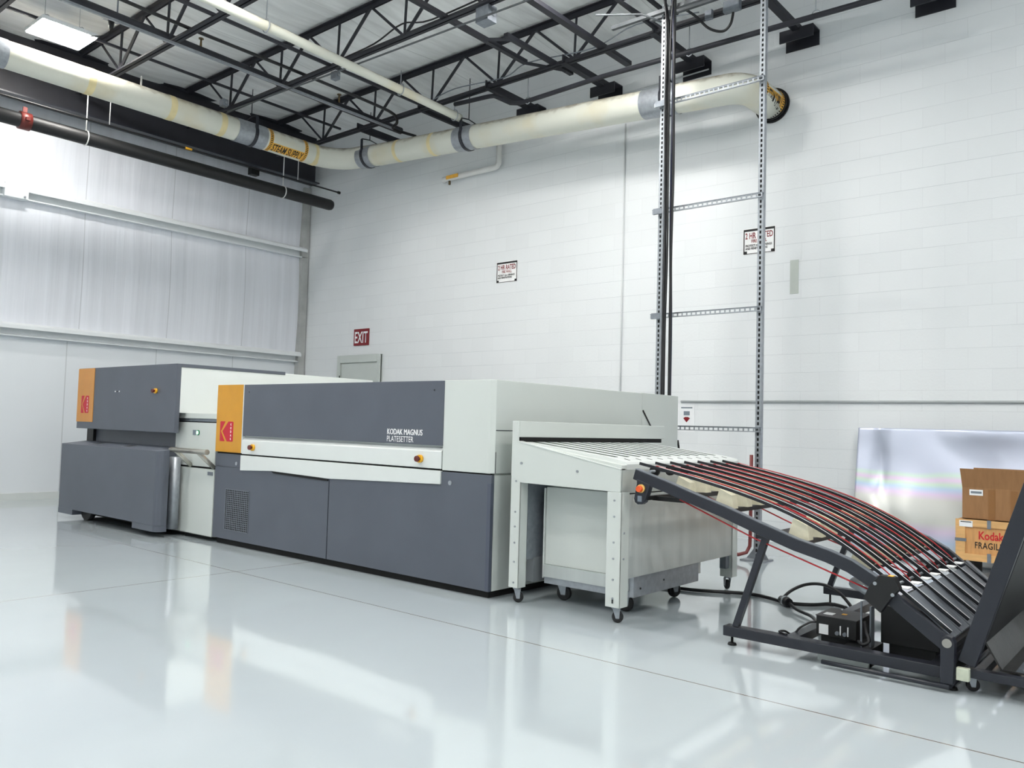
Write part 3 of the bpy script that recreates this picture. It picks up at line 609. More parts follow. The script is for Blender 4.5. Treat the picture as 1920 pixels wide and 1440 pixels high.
for x, lbl in ((-4.385, ''), (-3.285, '')):
    m = MB(); slotted(m, 'z', 0.012, 5.75, x, 7.56, 0.056, 0.05); p = m.build('post', GALV, tw)
    fixsub(MB().box(x-0.026, x+0.026, 7.565, 7.607, 0.02, 5.74).build('post_slot_shade', VOIDBLACK, p))  # black fill paints the shade seen through the channel slots
    b = MB(); b.box(x-0.13, x+0.11, 7.48, 7.70, 0, 0.012)
    b.prism([(x-0.12, 0.012), (x-0.03, 0.13), (x+0.03, 0.13), (x+0.10, 0.012)], 'y', 7.612, 7.618); b.build('base_plate', GALV, tw)
for z in (1.237, 2.395, 3.50, 4.65):
    m = MB(); slotted(m, 'x', -4.46, -3.25, z, 7.515, 0.042, 0.03, 0.052, 0.016, False, 0.22); m.build('rung', GALV, tw)
    MB().box(-4.46, -3.25, 7.51, 7.558, z+0.021, z+0.026).build('rung_edge', GALVD, tw)
    MB().box(-4.44, -4.33, 7.495, 7.513, z-0.03, z+0.03).build('clamp', GALVD, tw)
for i, (x0, x1, m, r, y) in enumerate(((-4.315, -4.322, GALV, 0.012, 7.50), (-4.262, -4.262, CABLE, 0.014, 7.45), (-4.232, -4.265, CABLE, 0.012, 7.41), (-4.185, -4.212, BLUEC, 0.015, 7.455), (-4.165, -4.178, CABLE, 0.013, 7.42), (-4.21, -4.20, CABLE, 0.010, 7.385))):
    lab = ['straight galvanised conduit rising beside the left strut post', 'straight black cable nearest the left strut post', 'black cable crossing over its neighbour beside the left strut post', 'bluish black cable, thickest of the bunch on the ladder', 'rightmost black cable of the bunch on the ladder', 'thin black cable in the middle of the bunch on the ladder'][i]
    pts = [(x0+0.006*math.sin(z*1.7+i*2), y, z) for z in (0.3, 0.9, 1.5)]+[(x0*(1-k)+x1*k+0.008*math.sin(k*9+i*2.1), y, 1.5+3.9*k) for k in (0.2, 0.4, 0.6, 0.8)]+[(x1, y, 5.4), (x1+0.03*(i-2), y-0.1, 5.8)]
    if i == 0: pts = [(x0, y, 0.3), (x1, y, 5.7)]
    tag(MB().tube(sm(pts, 4), r, 10).build('riser_cable' if i else 'conduit', m), lab, 'cable' if i else 'conduit', 'cables on the strut ladder')
t = thing('cross_rail', 'galvanised strut cross arm at the top of the ladder just under the roof', 'strut rail', (-4.9, 7.5, 5.6))
MB().box(-5.0, -3.4, 7.47, 7.512, 5.62, 5.66).build('slotted_channel', DULL, t); MB().box(-4.6, -3.3, 7.63, 7.67, 5.66, 5.70).build('slotted_channel', DULL, t)
tag(MB().tube([(-4.95, 7.1, 5.62), (-4.85, 7.15, 5.61), (-4.55, 7.38, 5.62), (-4.35, 7.44, 5.5)], 0.011, 8).build('conduit', DULL), 'bent grey conduit dropping onto the top of the ladder', 'conduit', CG)
t = thing('junction_box', 'grey box with a looping black cable at the roof between the strut posts', 'electrical box', (-3.8, 7.95, 5.68))
MB().box(-3.86, -3.68, 7.86, 7.93, 5.62, 5.74).build('box_body', GALVD, t, bevel=0.004)
MB().box(-4.08, -4.0, 7.88, 7.93, 5.62, 5.72).build('side_box', GALVD, t, bevel=0.004)
MB().tube(sm([(-4.25, 7.6, 5.72), (-4.12, 7.75, 5.62), (-4.0, 7.82, 5.48), (-3.87, 7.88, 5.43), (-3.78, 7.88, 5.48), (-3.75, 7.88, 5.60)]), 0.014, 8).build('cable_loop', CABLE, t)
tag(MB().tube([(-3.45, 7.40, 0.06), (-3.40, 7.42, 0.06), (-3.345, 7.47, 0.08), (-3.325, 7.50, 0.14), (-3.32, 7.50, 0.3), (-3.32, 7.50, 1.0)], 0.017, 10).build('conduit', REDP), 'red-brown conduit bending up the right strut post from the floor', 'conduit')

# ------------------------------------------------------------------ logo and small machine parts
def logo(parent, x0, x1, z0, z1, Y):
    """red block mark: notched bar, wedge body, stacked letters; facing -Y"""
    W, Hh = x1-x0, z1-z0; P = lambda u, v: (x0+u*W, z0+v*Hh)
    m = MB(); m.prism([P(0.03, 0), P(0.38, 0), P(0.06, 0.5), P(0.38, 1), P(0.03, 1), P(0, 0.97), P(0, 0.03)], 'y', Y-0.0015, Y)
    m.prism([P(0.18, 0.5), P(0.55, 0), P(0.95, 0), P(1, 0.03), P(1, 0.97), P(0.95, 1), P(0.62, 1)], 'y', Y-0.0015, Y)
    m.build('emblem', RED, parent)
    for k, ch in enumerate('KODAK'):
        place_text('emblem_letter', ch, Hh*0.155, PRINTW, parent, FY(*(P(0.83, 0.80-0.18*k)[0], Y-0.002, P(0, 0.80-0.18*k)[1])), 0.001, 0.95, 'CENTER')
def estop(parent, x, z, Y, r=0.03):
    b = MB().tube([(x, Y, z), (x, Y-0.02, z)], r, 18).build('stop_button', ESY, parent)
    MB().tube([(x, Y-0.02, z), (x, Y-0.03, z), (x, Y-0.036, z), (x, Y-0.05, z)], r*0.8, 18, rs=[r*0.45, r*0.45, r*0.8, r*0.7]).build('mushroom_knob', REDC, b)

# ------------------------------------------------------------------ machine B: the large platesetter
F = 4.366; BX0, BX1, BTOP = -7.445, -3.84, 1.532
t = thing('platesetter', 'long grey and off-white plate printing machine with amber end panel, in the centre', 'machine', (-5.64, 5.7, 0))
MB().box(BX0+0.02, BX1-0.02, F+0.03, 7.0, 0.075, 1.525).build('body_core', OFFW, t)
MB().box(BX0+0.03, BX1-0.03, F+0.035, 6.9, 0.0, 0.075).build('base_frame', VOIDBLACK, t)  # black plinth, set forward to paint the shade in the floor gap
MB().box(BX0, -5.662, F, F+0.03, 0.055, 0.742).build('lower_door', GREY, t, bevel=0.003)
m = MB(); m.prism([(-5.650, 0.055), (BX1-0.035, 0.050), (BX1, 0.050), (BX1, 0.858), (-4.333, 0.858), (-4.333, 0.762), (-5.650, 0.722)], 'y', F, F+0.03); m.build('lower_door', GREY, t, bevel=0.003)
m = MB(); m.prism([(BX0, 0.744), (-6.99, 0.744), (-6.99, 0.866), (BX0, 0.866)], 'y', F, F+0.03); m.build('lower_panel', GREY, t)
MB().box(-3.872, BX1+0.001, F-0.004, F+0.02, 0.051, 0.80).build('corner_trim', mat('blue_grey_edge', (78, 84, 98), 0.5), t)
m = MB(); m.prism([(-6.99, 0.862), (-4.335, 0.862), (-4.335, 0.764), (-5.655, 0.724), (-6.485, 0.742), (-6.99, 0.72)], 'y', F-0.012, F+0.03); m.build('apron', WHITE, t, bevel=0.003)
m = MB(); m.prism([(-6.485, 0.7415), (-5.662, 0.7235), (-5.665, 0.703), (-6.45, 0.722)], 'y', F-0.011, F+0.0); m.build('handle_recess', VOIDBLACK, t)
MB().box(-7.43, -3.86, F+0.012, F+0.05, 0.855, 0.880).build('shadow_gap', VOIDBLACK, t)
MB().box(BX0-0.005, -7.003, F-0.006, F+0.03, 0.882, BTOP).build('amber_panel', YEL, t, bevel=0.003)
MB().box(-7.001, -6.988, F-0.003, F+0.03, 0.882, BTOP).build('white_edge', WHITE, t)
MB().box(-6.986, -4.328, F-0.004, F+0.03, 1.047, BTOP-0.002).build('upper_panel', GREY, t, bevel=0.003)
m = MB(); m.prism([(F+0.04, 1.047), (F-0.004, 1.003), (F-0.004, 0.876), (F+0.04, 0.876)], 'x', -6.986, -4.337); m.build('control_shelf', WHITE, t, bevel=0.003)
# upper white hood with chamfered corner
m = MB(); m.prism([(-4.328, F+0.0), (BX1-0.03, F+0.0), (BX1, F+0.03), (BX1, 6.36), (-4.328, 6.36)], 'z', 0.868, BTOP); m.build('end_hood', OFFW, t, bevel=0.004)
MB().box(-4.328, BX1-0.004, 6.366, 7.02, 0.10, BTOP+0.004).build('rear_hood', OFFW, t, bevel=0.003)
MB().box(BX0, -4.328, F+0.03, 7.0, BTOP-0.01, BTOP).build('top_panel', OFFW, t)
MB().box(-3.87, BX1, F+0.035, 6.36, 0.05, 0.855).build('end_panel', OFFW, t, bevel=0.002)
# hood brace seen on the rear of the end face
m = MB(); m.prism([(6.37, 1.375), (6.38, 1.385), (6.71, 1.06), (6.70, 1.05)], 'x', BX1-0.001, BX1+0.003); m.prism([(7.02, 1.11), (7.03, 1.12), (7.06, 1.03), (7.04, 1.03)], 'x', BX1-0.01, BX1+0.003); m.build('hood_seam', BLACK, t)
m = MB(); m.box(BX1, BX1+0.002, 4.40, 4.62, 1.170, 1.176).box(BX1, BX1+0.002, 4.40, 4.405, 0.87, 1.02); m.build('panel_seam', DKST, t)
for x in (-7.07, -4.24):
    MB().tube([(x, F+0.001, 0.78), (x, F-0.006, 0.78)], 0.017, 16).build('panel_lock', GALV, t)
estop(t, -6.795, 0.943, F-0.004); estop(t, -4.555, 0.942, F-0.004)
vg = MB(); vx0, vx1, vz0, vz1 = -7.232, -6.835, 0.148, 0.53
n = 13
for k in range(n+1):
    x = vx0+(vx1-vx0)*k/n; vg.box(x-0.004, x+0.004, F-0.005, F-0.001, vz0, vz1)
for k in range(21):
    z = vz0+(vz1-vz0)*k/20; vg.box(vx0, vx1, F-0.006, F-0.002, z-0.003, z+0.003)
g = vg.build('vent_grille', GALVD, t); MB().box(vx0, vx1, F-0.0009, F-0.0002, vz0, vz1).build('vent_opening', VOIDBLACK, g)
logo(t, -7.375, -7.145, 0.985, 1.177, F-0.006)
sub(place_text('machine_name', 'KODAK MAGNUS', 0.063, PRINTW, t, FY(-4.945, F-0.0055, 1.117), 0.0, 0.80), 'white bold lettering on the grey panel')
place_text('machine_name', 'KODAK MAGNUS', 0.063, PRINTW, t, FY(-4.942, F-0.0053, 1.1175), 0.0, 0.80)
place_text('machine_name', 'PLATESETTER', 0.063, PRINTW, t, FY(-4.945, F-0.0055, 1.062), 0.0, 0.80)
MB().tube([(-4.43, F-0.0045, 1.46), (-4.43, F-0.006, 1.46)], 0.006, 8).tube([(-6.9, F-0.0045, 1.46), (-6.9, F-0.006, 1.46)], 0.005, 8).build('screw', BLACK, t)
for x in (-7.38, -5.48, -4.05):
    for y in (4.46, 6.5):
        MB().tube([(x, y, 0.0), (x, y, 0.012), (x, y, 0.02), (x, y, 0.06)], 0.03, 12, rs=[0.03, 0.03, 0.009, 0.009]).build('levelling_foot', GALV, t)

# ------------------------------------------------------------------ machine A: plate loader at the left
AX0, AX1, AY = -10.39, -8.06, 4.25
t = thing('plate_loader', 'tall grey machine at far left with amber stripe and slanted control ledge', 'machine', (-9.2, 5.5, 0))
m = MB(); m.box(AX0, AX1, AY, AY+0.05, 1.043, 1.755); m.build('front_panel', GREY, t, bevel=0.004)
MB().box(AX0, -9.957, AY-0.006, AY+0.0, 1.122, 1.752).build('amber_panel', sub_m := mat('orange_amber_panel', (205, 140, 58), 0.4, var=0.05), t, bevel=0.002)
logo(t, -10.27, -10.07, 1.225, 1.43, AY-0.0065)
MB().box(AX0+0.02, AX1-0.006, AY+0.05, 6.85, 1.25, 1.738).build('upper_body', WHITE, t, bevel=0.004)
MB().box(AX0, AX1, AY+0.05, 5.55, 1.72, 1.756).build('top_trim', GREY, t, bevel=0.004)
MB().box(AX0+0.02, -8.305, AY+0.052, 6.85, 1.09, 1.25).build('mid_body', GREY, t)
MB().box(AX0+0.03, -8.31, AY+0.15, 6.8, 0.10, 1.09).build('recess_body', GREY, t)
MB().box(AX0+0.03, AX0+0.20, AY+0.115, AY+0.15, 0.88, 1.04).build('recess_panel', BLACK, t)
MB().box(AX0+0.1, -8.35, AY+0.1, 6.7, 0.03, 0.10).build('base_frame', VOIDBLACK, t)
# ledge cabinet with rounded right corner
pl = [(-10.34, 4.365), (-10.34, 4.076)]+[(-8.075+0.07*math.sin(a), 4.146-0.07*math.cos(a)) for a in [PI/2*k/6 for k in range(7)]]+[(-8.005, 4.19), (-8.2, 4.2), (-8.2, 4.365)]
bm = MB(); A = []; 
low = [bm.bm.verts.new((x, y, 0.115)) for x, y in pl]; top = [bm.bm.verts.new((x, y, 0.862+(y-4.076)*0.12)) for x, y in pl]
bm.bm.faces.new(low[::-1]); bm.bm.faces.new(top)
for i in range(len(pl)): bm.bm.faces.new((low[i], low[(i+1) % len(pl)], top[(i+1) % len(pl)], top[i]))
bm.build('ledge_cabinet', GREY, t, bevel=0.004)
MB().box(-10.34, -9.955, 4.076, 4.38, 0.056, 0.115).build('cabinet_skirt', GREY, t)
pl2 = [(-8.50, 4.365), (-8.50, 4.076)]+pl[2:]
MB().prism(pl2, 'z', 0.056, 0.115).build('cabinet_skirt', GREY, t)
MB().tube([(-9.84, 4.18, 0.151), (-9.84, 4.24, 0.151)], 0.15, 28).build('roller_wheel', RUBBER, t)
for x0, w_ in ((-9.78, 0.20), (-9.02, 0.20)):
    m = MB(); m.prism([(4.14, 0.8695), (4.29, 0.8875), (4.29, 0.8905), (4.14, 0.8725)], 'x', x0, x0+w_)
    tr = m.build('latch_tray', GALVD, t)
    MB().prism([(4.17, 0.876), (4.26, 0.887), (4.26, 0.889), (4.17, 0.878)], 'x', x0+0.04, x0+0.16).build('latch_slot', BLACK, tr)
for k, x in enumerate((-9.41, -9.36, -9.31)):
    MB().tube([(x, AY, 1.475), (x, AY-0.006, 1.475)], 0.008 if k != 1 else 0.005, 10).build('pilot_lamp', PRINTW if k != 1 else BLACK, t)
estop(t, -8.47, 1.475, AY, 0.028)
MB().tube([(-8.09, 4.295, 0.07), (-8.09, 4.295, 0.80)], 0.055, 24).build('corner_post', GALV, t)

# lower cabinet and deck between the two big machines
t = thing('transfer_cabinet', 'narrow pale cabinet with green button and tube handle between the two big machines', 'machine', (-7.8, 4.9, 0))
MB().box(-8.25, -7.47, 4.372, 6.6, 0.04, 0.70).build('lower_body', OFFW, t)
MB().box(-8.25, -7.47, 4.372, 6.6, 0.72, 1.158).build('upper_body', OFFW, t)
MB().box(-8.24, -7.48, 4.40, 6.58, 0.69, 0.73).build('dark_gap', VOIDBLACK, t)
MB().box(-8.24, -7.47, 4.39, 6.6, 1.168, 1.20).build('deck_rail', GALVD, t)
MB().box(-8.30, -7.46, 4.375, 6.62, 1.198, 1.249).build('deck_edge', OFFW, t, bevel=0.003)
MB().box(-8.25, -7.47, 4.372, 4.40, 0.035, 0.045).build('skirt', BLACK, t)
MB().box(-8.2, -7.5, 4.5, 6.5, 0.0, 0.04).build('plinth', VOIDBLACK, t)
Yh = 4.21
MB().tube([(-8.03, Yh, 0.877), (-7.34, Yh, 0.877), (-7.335, Yh, 0.877)], 0.026, 18).build('handle_tube', CHROME, t)
for x in (-7.93, -7.50):
    MB().tube([(x, Yh, 0.87), (x+0.02, 4.372, 0.72)], 0.022, 14).build('handle_arm', CHROME, t)
MB().tube([(-7.80, 4.372, 1.055), (-7.80, 4.362, 1.055)], 0.026, 18).build('button_ring', GLOWR, t)
MB().tube([(-7.80, 4.362, 1.055), (-7.80, 4.356, 1.055)], 0.017, 16).build('start_button', GLOW, t)
MB().box(-7.90, -7.845, 4.366, 4.371, 1.03, 1.08).build('button_label', GREYP, t)
MB().box(-7.58, -7.49, 4.364, 4.371, 0.64, 0.675).build('lock_tab', GALVD, t)

# ------------------------------------------------------------------ exit conveyor
t = thing('exit_conveyor', 'off-white plate exit conveyor table on casters against the end of the big machine', 'machine', (-3.25, 5.2, 0))
yf, yr, xf, xb = 4.40, 6.07, -2.80, -3.69
m = MB(); m.prism([(xb, 1.243), (-3.634, 1.243), (-3.634, 1.100), (xf, 0.952), (xf-0.002, 0.812), (-3.60, 0.822), (xb, 0.862)], 'y', yf, yf+0.012); m.build('side_hood', OFFW, t, bevel=0.003)
MB().prism([(-3.634, 1.100), (xf, 0.952), (xf, 0.958), (-3.634, 1.106)], 'y', yf-0.003, yf+0.05).build('hood_lip', WHITE, t)
m = MB(); m.box(xb, -3.634, yf+0.012, 6.40, 1.132, 1.243); m.build('upstand', OFFW, t, bevel=0.004)
MB().box(xb, -3.63, yf+0.012, 6.38, 0.86, 1.100).build('back_panel', OFFW, t)
MB().box(xb+0.01, -3.640, yf+0.03, 6.36, 1.098, 1.134).build('plate_slot', VOIDBLACK, t)
bed = [(-3.63, 1.098), (-2.97, 1.026), (-2.90, 1.017), (-2.85, 1.008), (-2.815, 0.999), (xf, 0.985)]
m = MB(); m.prism(bed+[(xf, 0.9505), (-3.63, 0.955)], 'y', yf+0.07, yr+0.02); m.build('belt_bed', WHITE, t)
MB().prism([(-3.63, 1.095), (xf, 0.98), (xf, 0.952), (-3.63, 1.07)], 'y', yf+0.012, yf+0.07).build('bed_flange', OFFW, t)
for k in range(11):
    y = 4.56+k*0.14
    m = MB(); m.bar([(-3.628, 1.1005), (-2.965, 1.0282), (-2.945, 1.0257)], (y, y+0.030), 0.0015); m.build('belt_groove', GREEN, t)
    MB().bar([(-2.885, 1.0165), (-2.86, 1.0115), (-2.845, 1.0085)], (y+0.008, y+0.020), 0.001).build('bed_slit', BLACK, t)
MB().box(xf-0.012, xf, yf+0.02, yr, 0.268, 0.795).build('front_panel', STAIN, t, bevel=0.002)
MB().box(xf-0.012, xf-0.001, yf+0.02, yr, 0.803, 0.950).build('front_panel', STAIN, t, bevel=0.002)
MB().box(xf-0.01, xf-0.006, yf+0.02, yr, 0.79, 0.81).build('panel_gap', VOIDBLACK, t)
def leg(x0, x1, y0, y1, z0, z1, flip=1):
    m = MB(); m.box(x0, x1, y0, y0+0.006, z0, z1)
    xx = x1 if flip > 0 else x0
    m.box(min(xx, xx-0.006*flip), max(xx, xx-0.006*flip), y0, y1, z0, z1); return m.build('leg', OFFW, t, bevel=0.002)
leg(xb, -3.605, yf+0.002, yf+0.085, 0.105, 0.86); leg(-2.895, xf+0.012, yf-0.002, yf+0.09, 0.10, 0.812)
leg(-2.89, xf+0.008, yr-0.09, yr, 0.10, 0.80); m = MB().box(-2.865, -2.815, yr-0.15, yr-0.09, 0.17, 0.80).build('inner_post', GALVD, t)
leg(xb, -3.605, 6.0, 6.07, 0.105, 0.86)
MB().box(-3.612, -3.602, yf+0.085, 6.0, 0.29, 0.86).build('inner_panel', GALVD, t)
MB().box(-3.66, -3.60, yf+0.16, 5.95, 0.13, 0.30).build('drive_box', mat('mid_grey_box', (120, 124, 128), 0.45), t)
sc_ = MB()
for z in (0.83, 0.62, 0.52, 0.41, 0.28, 0.14): sc_.tube([(-3.645, yf+0.003, z), (-3.645, yf-0.003, z)], 0.007, 8)
for z in (0.76, 0.66, 0.50, 0.40, 0.27, 0.155): sc_.tube([(-2.84, yf-0.001, z), (-2.84, yf-0.007, z)], 0.007, 8)
for x, z in ((-3.60, 0.955), (-3.13, 0.925)): sc_.tube([(x, yf+0.001, z), (x, yf-0.006, z)], 0.009, 8)
for y, z in ((4.43, 0.56), (4.43, 0.40), (6.03, 0.52), (6.03, 0.62)): sc_.tube([(xf+0.01, y, z), (xf+0.017, y, z)], 0.007, 8)
sc_.build('screw', GALV, t)
MB().box(-2.845, -2.835, yf-0.006, yf-0.002, 0.125, 0.15).build('leg_slot', BLACK, t)
caster(t, -3.65, 4.445, 0.036, 0.105, swivel=0.6); caster(t, -2.845, 4.445, 0.036, 0.10, swivel=0.5); caster(t, -2.845, 6.02, 0.036, 0.10, swivel=2.4); caster(t, -3.65, 6.03, 0.036, 0.105, swivel=1)

# ------------------------------------------------------------------ bin cart under the conveyor
t = thing('plate_cart', 'pale grey boxy cart on casters parked under the exit conveyor', 'cart', (-3.2, 5.1, 0))
cy = 4.62; cx0, cx1 = -3.545, -2.86
MB().box(cx0, cx1, cy, 5.75, 0.255, 0.79).build('cart_box', OFFW, t, bevel=0.004)
MB().box(cx0-0.006, cx1, cy-0.012, 5.6, 0.170, 0.255).build('cart_rail', STAIN, t)
MB().box(cx0, cx1, cy-0.004, 5.55, 0.125, 0.170).build('cart_chassis', GALV, t)
MB().box(cx1, cx1+0.035, cy, 5.50, 0.13, 0.262).build('side_channel', GALV, t)
MB().box(cx0-0.012, cx0-0.004, cy-0.012, 5.6, 0.16, 0.78).build('end_sheet', WHITE, t)
for y, z in ((4.70, 0.18), (5.0, 0.20)): MB().tube([(cx1+0.036, y, z), (cx1+0.040, y, z)], 0.007, 8).build('screw', BLACK, t)
caster(t, -3.48, 4.74, 0.052, 0.125, 0.03, 0.2); caster(t, -2.99, 4.76, 0.052, 0.125, 0.03, 0.5); caster(t, -3.48, 5.45, 0.052, 0.125, 0.03); caster(t, -2.99, 5.42, 0.052, 0.125, 0.03, 1.2)

# ------------------------------------------------------------------ inclined rail conveyor
t = thing('rail_conveyor', 'dark inclined conveyor of arched black rails and thin red belts on a floor frame', 'machine', (-1.9, 5.2, 0))
top_pts = [(-2.714, 0.962), (-2.50, 0.900), (-2.34, 0.848), (-2.12, 0.781), (-1.915, 0.710), (-1.70, 0.640), (-1.53, 0.600), (-1.41, 0.560), (-1.29, 0.495), (-1.155, 0.388), (-0.94, 0.232)]
for y0, nm in ((4.43, 'near'), (5.93, 'far')):
    sb = MB().bar(top_pts, (y0, y0+0.045), 0.066).build('side_beam', DKST, t, bevel=0.004)
    MB().bar([(a, b+0.003) for a, b in top_pts[:9]], (y0+0.002, y0+0.043), 0.004).build('beam_highlight', GALVD, sb)  # pale strip paints a highlight along the beam top
# control tab with rotary stop at the head of the near beam
m = MB(); m.prism([(-2.70, 0.90), (-2.606, 0.872), (-2.632, 0.79), (-2.645, 0.762), (-2.665, 0.748), (-2.690, 0.746), (-2.710, 0.757), (-2.718, 0.78), (-2.70, 0.87)], 'y', 4.425, 4.472)
tb = m.build('switch_tab', DKST, t, bevel=0.004)
MB().tube([(-2.665, 4.425, 0.845), (-2.665, 4.412, 0.845)], 0.026, 20).build('switch_collar', mat('pale_yellow_collar', (232, 190, 110), 0.4), tb)
MB().tube([(-2.668, 4.412, 0.843), (-2.668, 4.392, 0.843)], 0.020, 18, rs=[0.021, 0.018]).build('stop_knob', ORANGE, tb)
MB().box(-2.688, -2.660, 4.420, 4.426, 0.765, 0.800).build('switch_label', GREYP, tb)
MB().box(-2.66, -2.33, 4.55, 4.57, 0.768, 0.795).box(-2.66, -2.63, 4.45, 5.93, 0.775, 0.80).build('head_bar', BLACK, t)
rail = [(-2.715, 1.004), (-2.40, 0.945), (-2.06, 0.868), (-1.76, 0.776), (-1.50, 0.655), (-1.25, 0.492), (-0.955, 0.275)]
def smooth_path(p, n=4):
    o = []
    for i in range(len(p)-1):
        a = p[max(i-1, 0)]; b = p[i]; c = p[i+1]; d = p[min(i+2, len(p)-1)]
        for k in range(n):
            s = k/n; s2, s3 = s*s, s*s*s
            o.append(tuple(0.5*((2*b[j])+(-a[j]+c[j])*s+(2*a[j]-5*b[j]+4*c[j]-d[j])*s2+(-a[j]+3*b[j]-3*c[j]+d[j])*s3) for j in range(2)))
    return o+[p[-1]]
railp = smooth_path(rail)
guide = smooth_path([(-2.63, 0.968), (-2.40, 0.935), (-2.06, 0.860), (-1.76, 0.768), (-1.50, 0.652), (-1.33, 0.548)])
beltc = [(-2.66, 0.950), (-2.655, 0.975), (-2.63, 0.982)]+[(a, b+0.006) for a, b in guide[2:]]+[(-1.28, 0.515), (-1.235, 0.478), (-1.215, 0.455), (-1.215, 0.43), (-1.235, 0.41)]
for i in range(7):
    y = 4.485+0.192*i
    r1 = MB().bar(railp, (y-0.004, y+0.004), 0.017).build('rail', mat('rail_black', (24, 26, 32), 0.4), t)
    MB().bar([(a, b+0.0015) for a, b in railp[2:]], (y-0.0035, y+0.0035), 0.002).build('rail_highlight', GIRT, r1)  # white strip paints a highlight along each rail edge
    yb = y+0.062+0.004*i
    MB().bar(guide, (yb-0.004, yb+0.004), 0.013).build('belt_guide', BLACK, t)
    bl = MB().tube([(a, yb, b) for a, b in beltc], 0.0038, 8).build('drive_belt', RBELT, t)
    MB().tube([(-2.645, yb-0.012, 0.950), (-2.645, yb+0.012, 0.950)], 0.032, 16).build('pulley', BLACK, t)
    MB().tube([(-1.245, yb-0.012, 0.440), (-1.245, yb+0.012, 0.440)], 0.034, 16).build('pulley', BLACK, t)
    MB().box(-1.215, -1.165, yb-0.02, yb+0.055, 0.436, 0.442).build('white_pad', PRINTW, t)
# return belts under the frame
for i in range(4):
    y = 4.46+i*0.36
    MB().tube([(-2.42, y, 0.795), (-1.95, y, 0.615), (-1.5, y, 0.475), (-1.28, y, 0.405)], 0.0045, 6).build('return_belt', RBELT, t)
MB().tube([(-2.64, 4.48, 0.950), (-2.64, 5.93, 0.950)], 0.009, 8).build('head_shaft', GALV, t); MB().tube([(-1.245, 4.44, 0.440), (-1.245, 5.93, 0.440)], 0.009, 8).build('tail_shaft', GALV, t)
# cross beams with cream belt supports
for x, z in ((-2.43, 0.80), (-2.16, 0.735), (-1.72, 0.600), (-1.40, 0.49)):
    MB().box(x-0.03, x+0.03, 4.475, 5.93, z, z+0.028).build('cross_beam', DKST, t)
    if x < -1.35:
        for i in range(7):
            yb = 4.485+0.192*i+0.062+0.004*i
            zt = None
            for a, b in zip(guide[:-1], guide[1:]):
                if a[0] <= x <= b[0]: zt = a[1]+(b[1]-a[1])*(x-a[0])/(b[0]-a[0])
            if zt is None: zt = 0.60
            h0 = z+0.028; sl = -0.42; q = 0.055
            m = MB(); m.prism([(x-q-0.012, h0), (x+q, h0-0.0), (x+q*0.8, zt-0.026+sl*q*0.8), (x-q*0.6, zt-0.024-sl*q*0.6)], 'y', yb-0.03, yb+0.035)
            m.build('belt_support', CREAM, t)
# hub cover
m = MB(); m.prism([(-1.309, 0.461), (-1.262, 0.513), (-1.193, 0.511), (-1.169, 0.455), (-1.213, 0.399), (-1.258, 0.327), (-1.340, 0.388)], 'y', 4.385, 4.44); hb = m.build('hub_cover', BLACK, t, bevel=0.003)
MB().tube([(-1.283, 4.385, 0.470), (-1.283, 4.379, 0.470)], 0.009, 10).tube([(-1.20, 4.385, 0.425), (-1.20, 4.379, 0.425)], 0.009, 10).build('cover_screw', GALV, hb)
MB().box(-1.225, -1.200, 4.39, 4.43, 0.5125, 0.5145).build('warning_sticker', ESY, hb)
MB().tube([(-1.46, 4.62, 0.42), (-1.31, 4.5, 0.40)], 0.030, 16).tube([(-1.43, 4.66, 0.38), (-1.33, 4.56, 0.365)], 0.016, 10).build('drive_motor', GALV, t)
# discharge tray with fins
for k in range(7):
    y0 = 4.493+0.192*k
    MB().prism([(-1.165, 0.418), (-0.955, 0.240), (-0.955, 0.232), (-1.165, 0.410)], 'y', y0, y0+0.178).build('tray_plate', TRAY, t)
MB().prism([(-1.17, 0.444), (-0.95, 0.258), (-0.95, 0.250), (-1.17, 0.436)], 'y', 5.84, 5.90).build('tray_plate', TRAY, t)
MB().prism([(-1.03, 0.304), (-1.0, 0.279), (-1.0, 0.281), (-1.03, 0.306)], 'y', 4.50, 4.56).build('warning_sticker', ESY, t)
# legs, floor frame, feet
def slantleg(xt, zt, xb_, zb_, y, wd=0.036):
    m = MB(); h = wd/2
    v = [m.bm.verts.new(p) for p in ((xb_-h, y-h, zb_), (xb_+h, y-h, zb_), (xb_+h, y+h, zb_), (xb_-h, y+h, zb_), (xt-h, y-h, zt), (xt+h, y-h, zt), (xt+h, y+h, zt), (xt-h, y+h, zt))]
    for f in ((0, 3, 2, 1), (4, 5, 6, 7), (0, 1, 5, 4), (1, 2, 6, 5), (2, 3, 7, 6), (3, 0, 4, 7)): m.bm.faces.new([v[k] for k in f])
    return m.build('leg', DKST, t)
slantleg(-1.875, 0.66, -2.055, 0.112, 4.47); slantleg(-1.885, 0.64, -2.075, 0.112, 6.02)
MB().box(-1.95, -1.82, 4.475, 6.0, 0.615, 0.635).build('leg_tie', DKST, t)
MB().box(-2.125, -0.975, 4.445, 4.52, 0.052, 0.108).build('floor_beam', DKST, t, bevel=0.004)
MB().box(-2.115, -0.975, 6.02, 6.09, 0.075, 0.128).build('floor_beam', DKST, t, bevel=0.004)
MB().tube([(-1.55, 4.40, 0.028), (-0.95, 4.40, 0.028)], 0.012, 8).build('push_rod', DKST, t)
MB().box(-1.78, -1.72, 4.52, 6.02, 0.055, 0.105).box(-1.06, -1.0, 4.52, 6.02, 0.055, 0.105).build('floor_cross_beam', DKST, t)
for x, y, z in ((-2.085, 4.482, 0.055), (-0.955, 4.482, 0.055), (-2.075, 6.05, 0.08), (-1.0, 6.05, 0.08)):
    MB().tube([(x, y, 0), (x, y, 0.012), (x, y, 0.015), (x, y, z)], 0.02, 14, rs=[0.026, 0.022, 0.007, 0.007]).build('levelling_foot', BLACK, t)
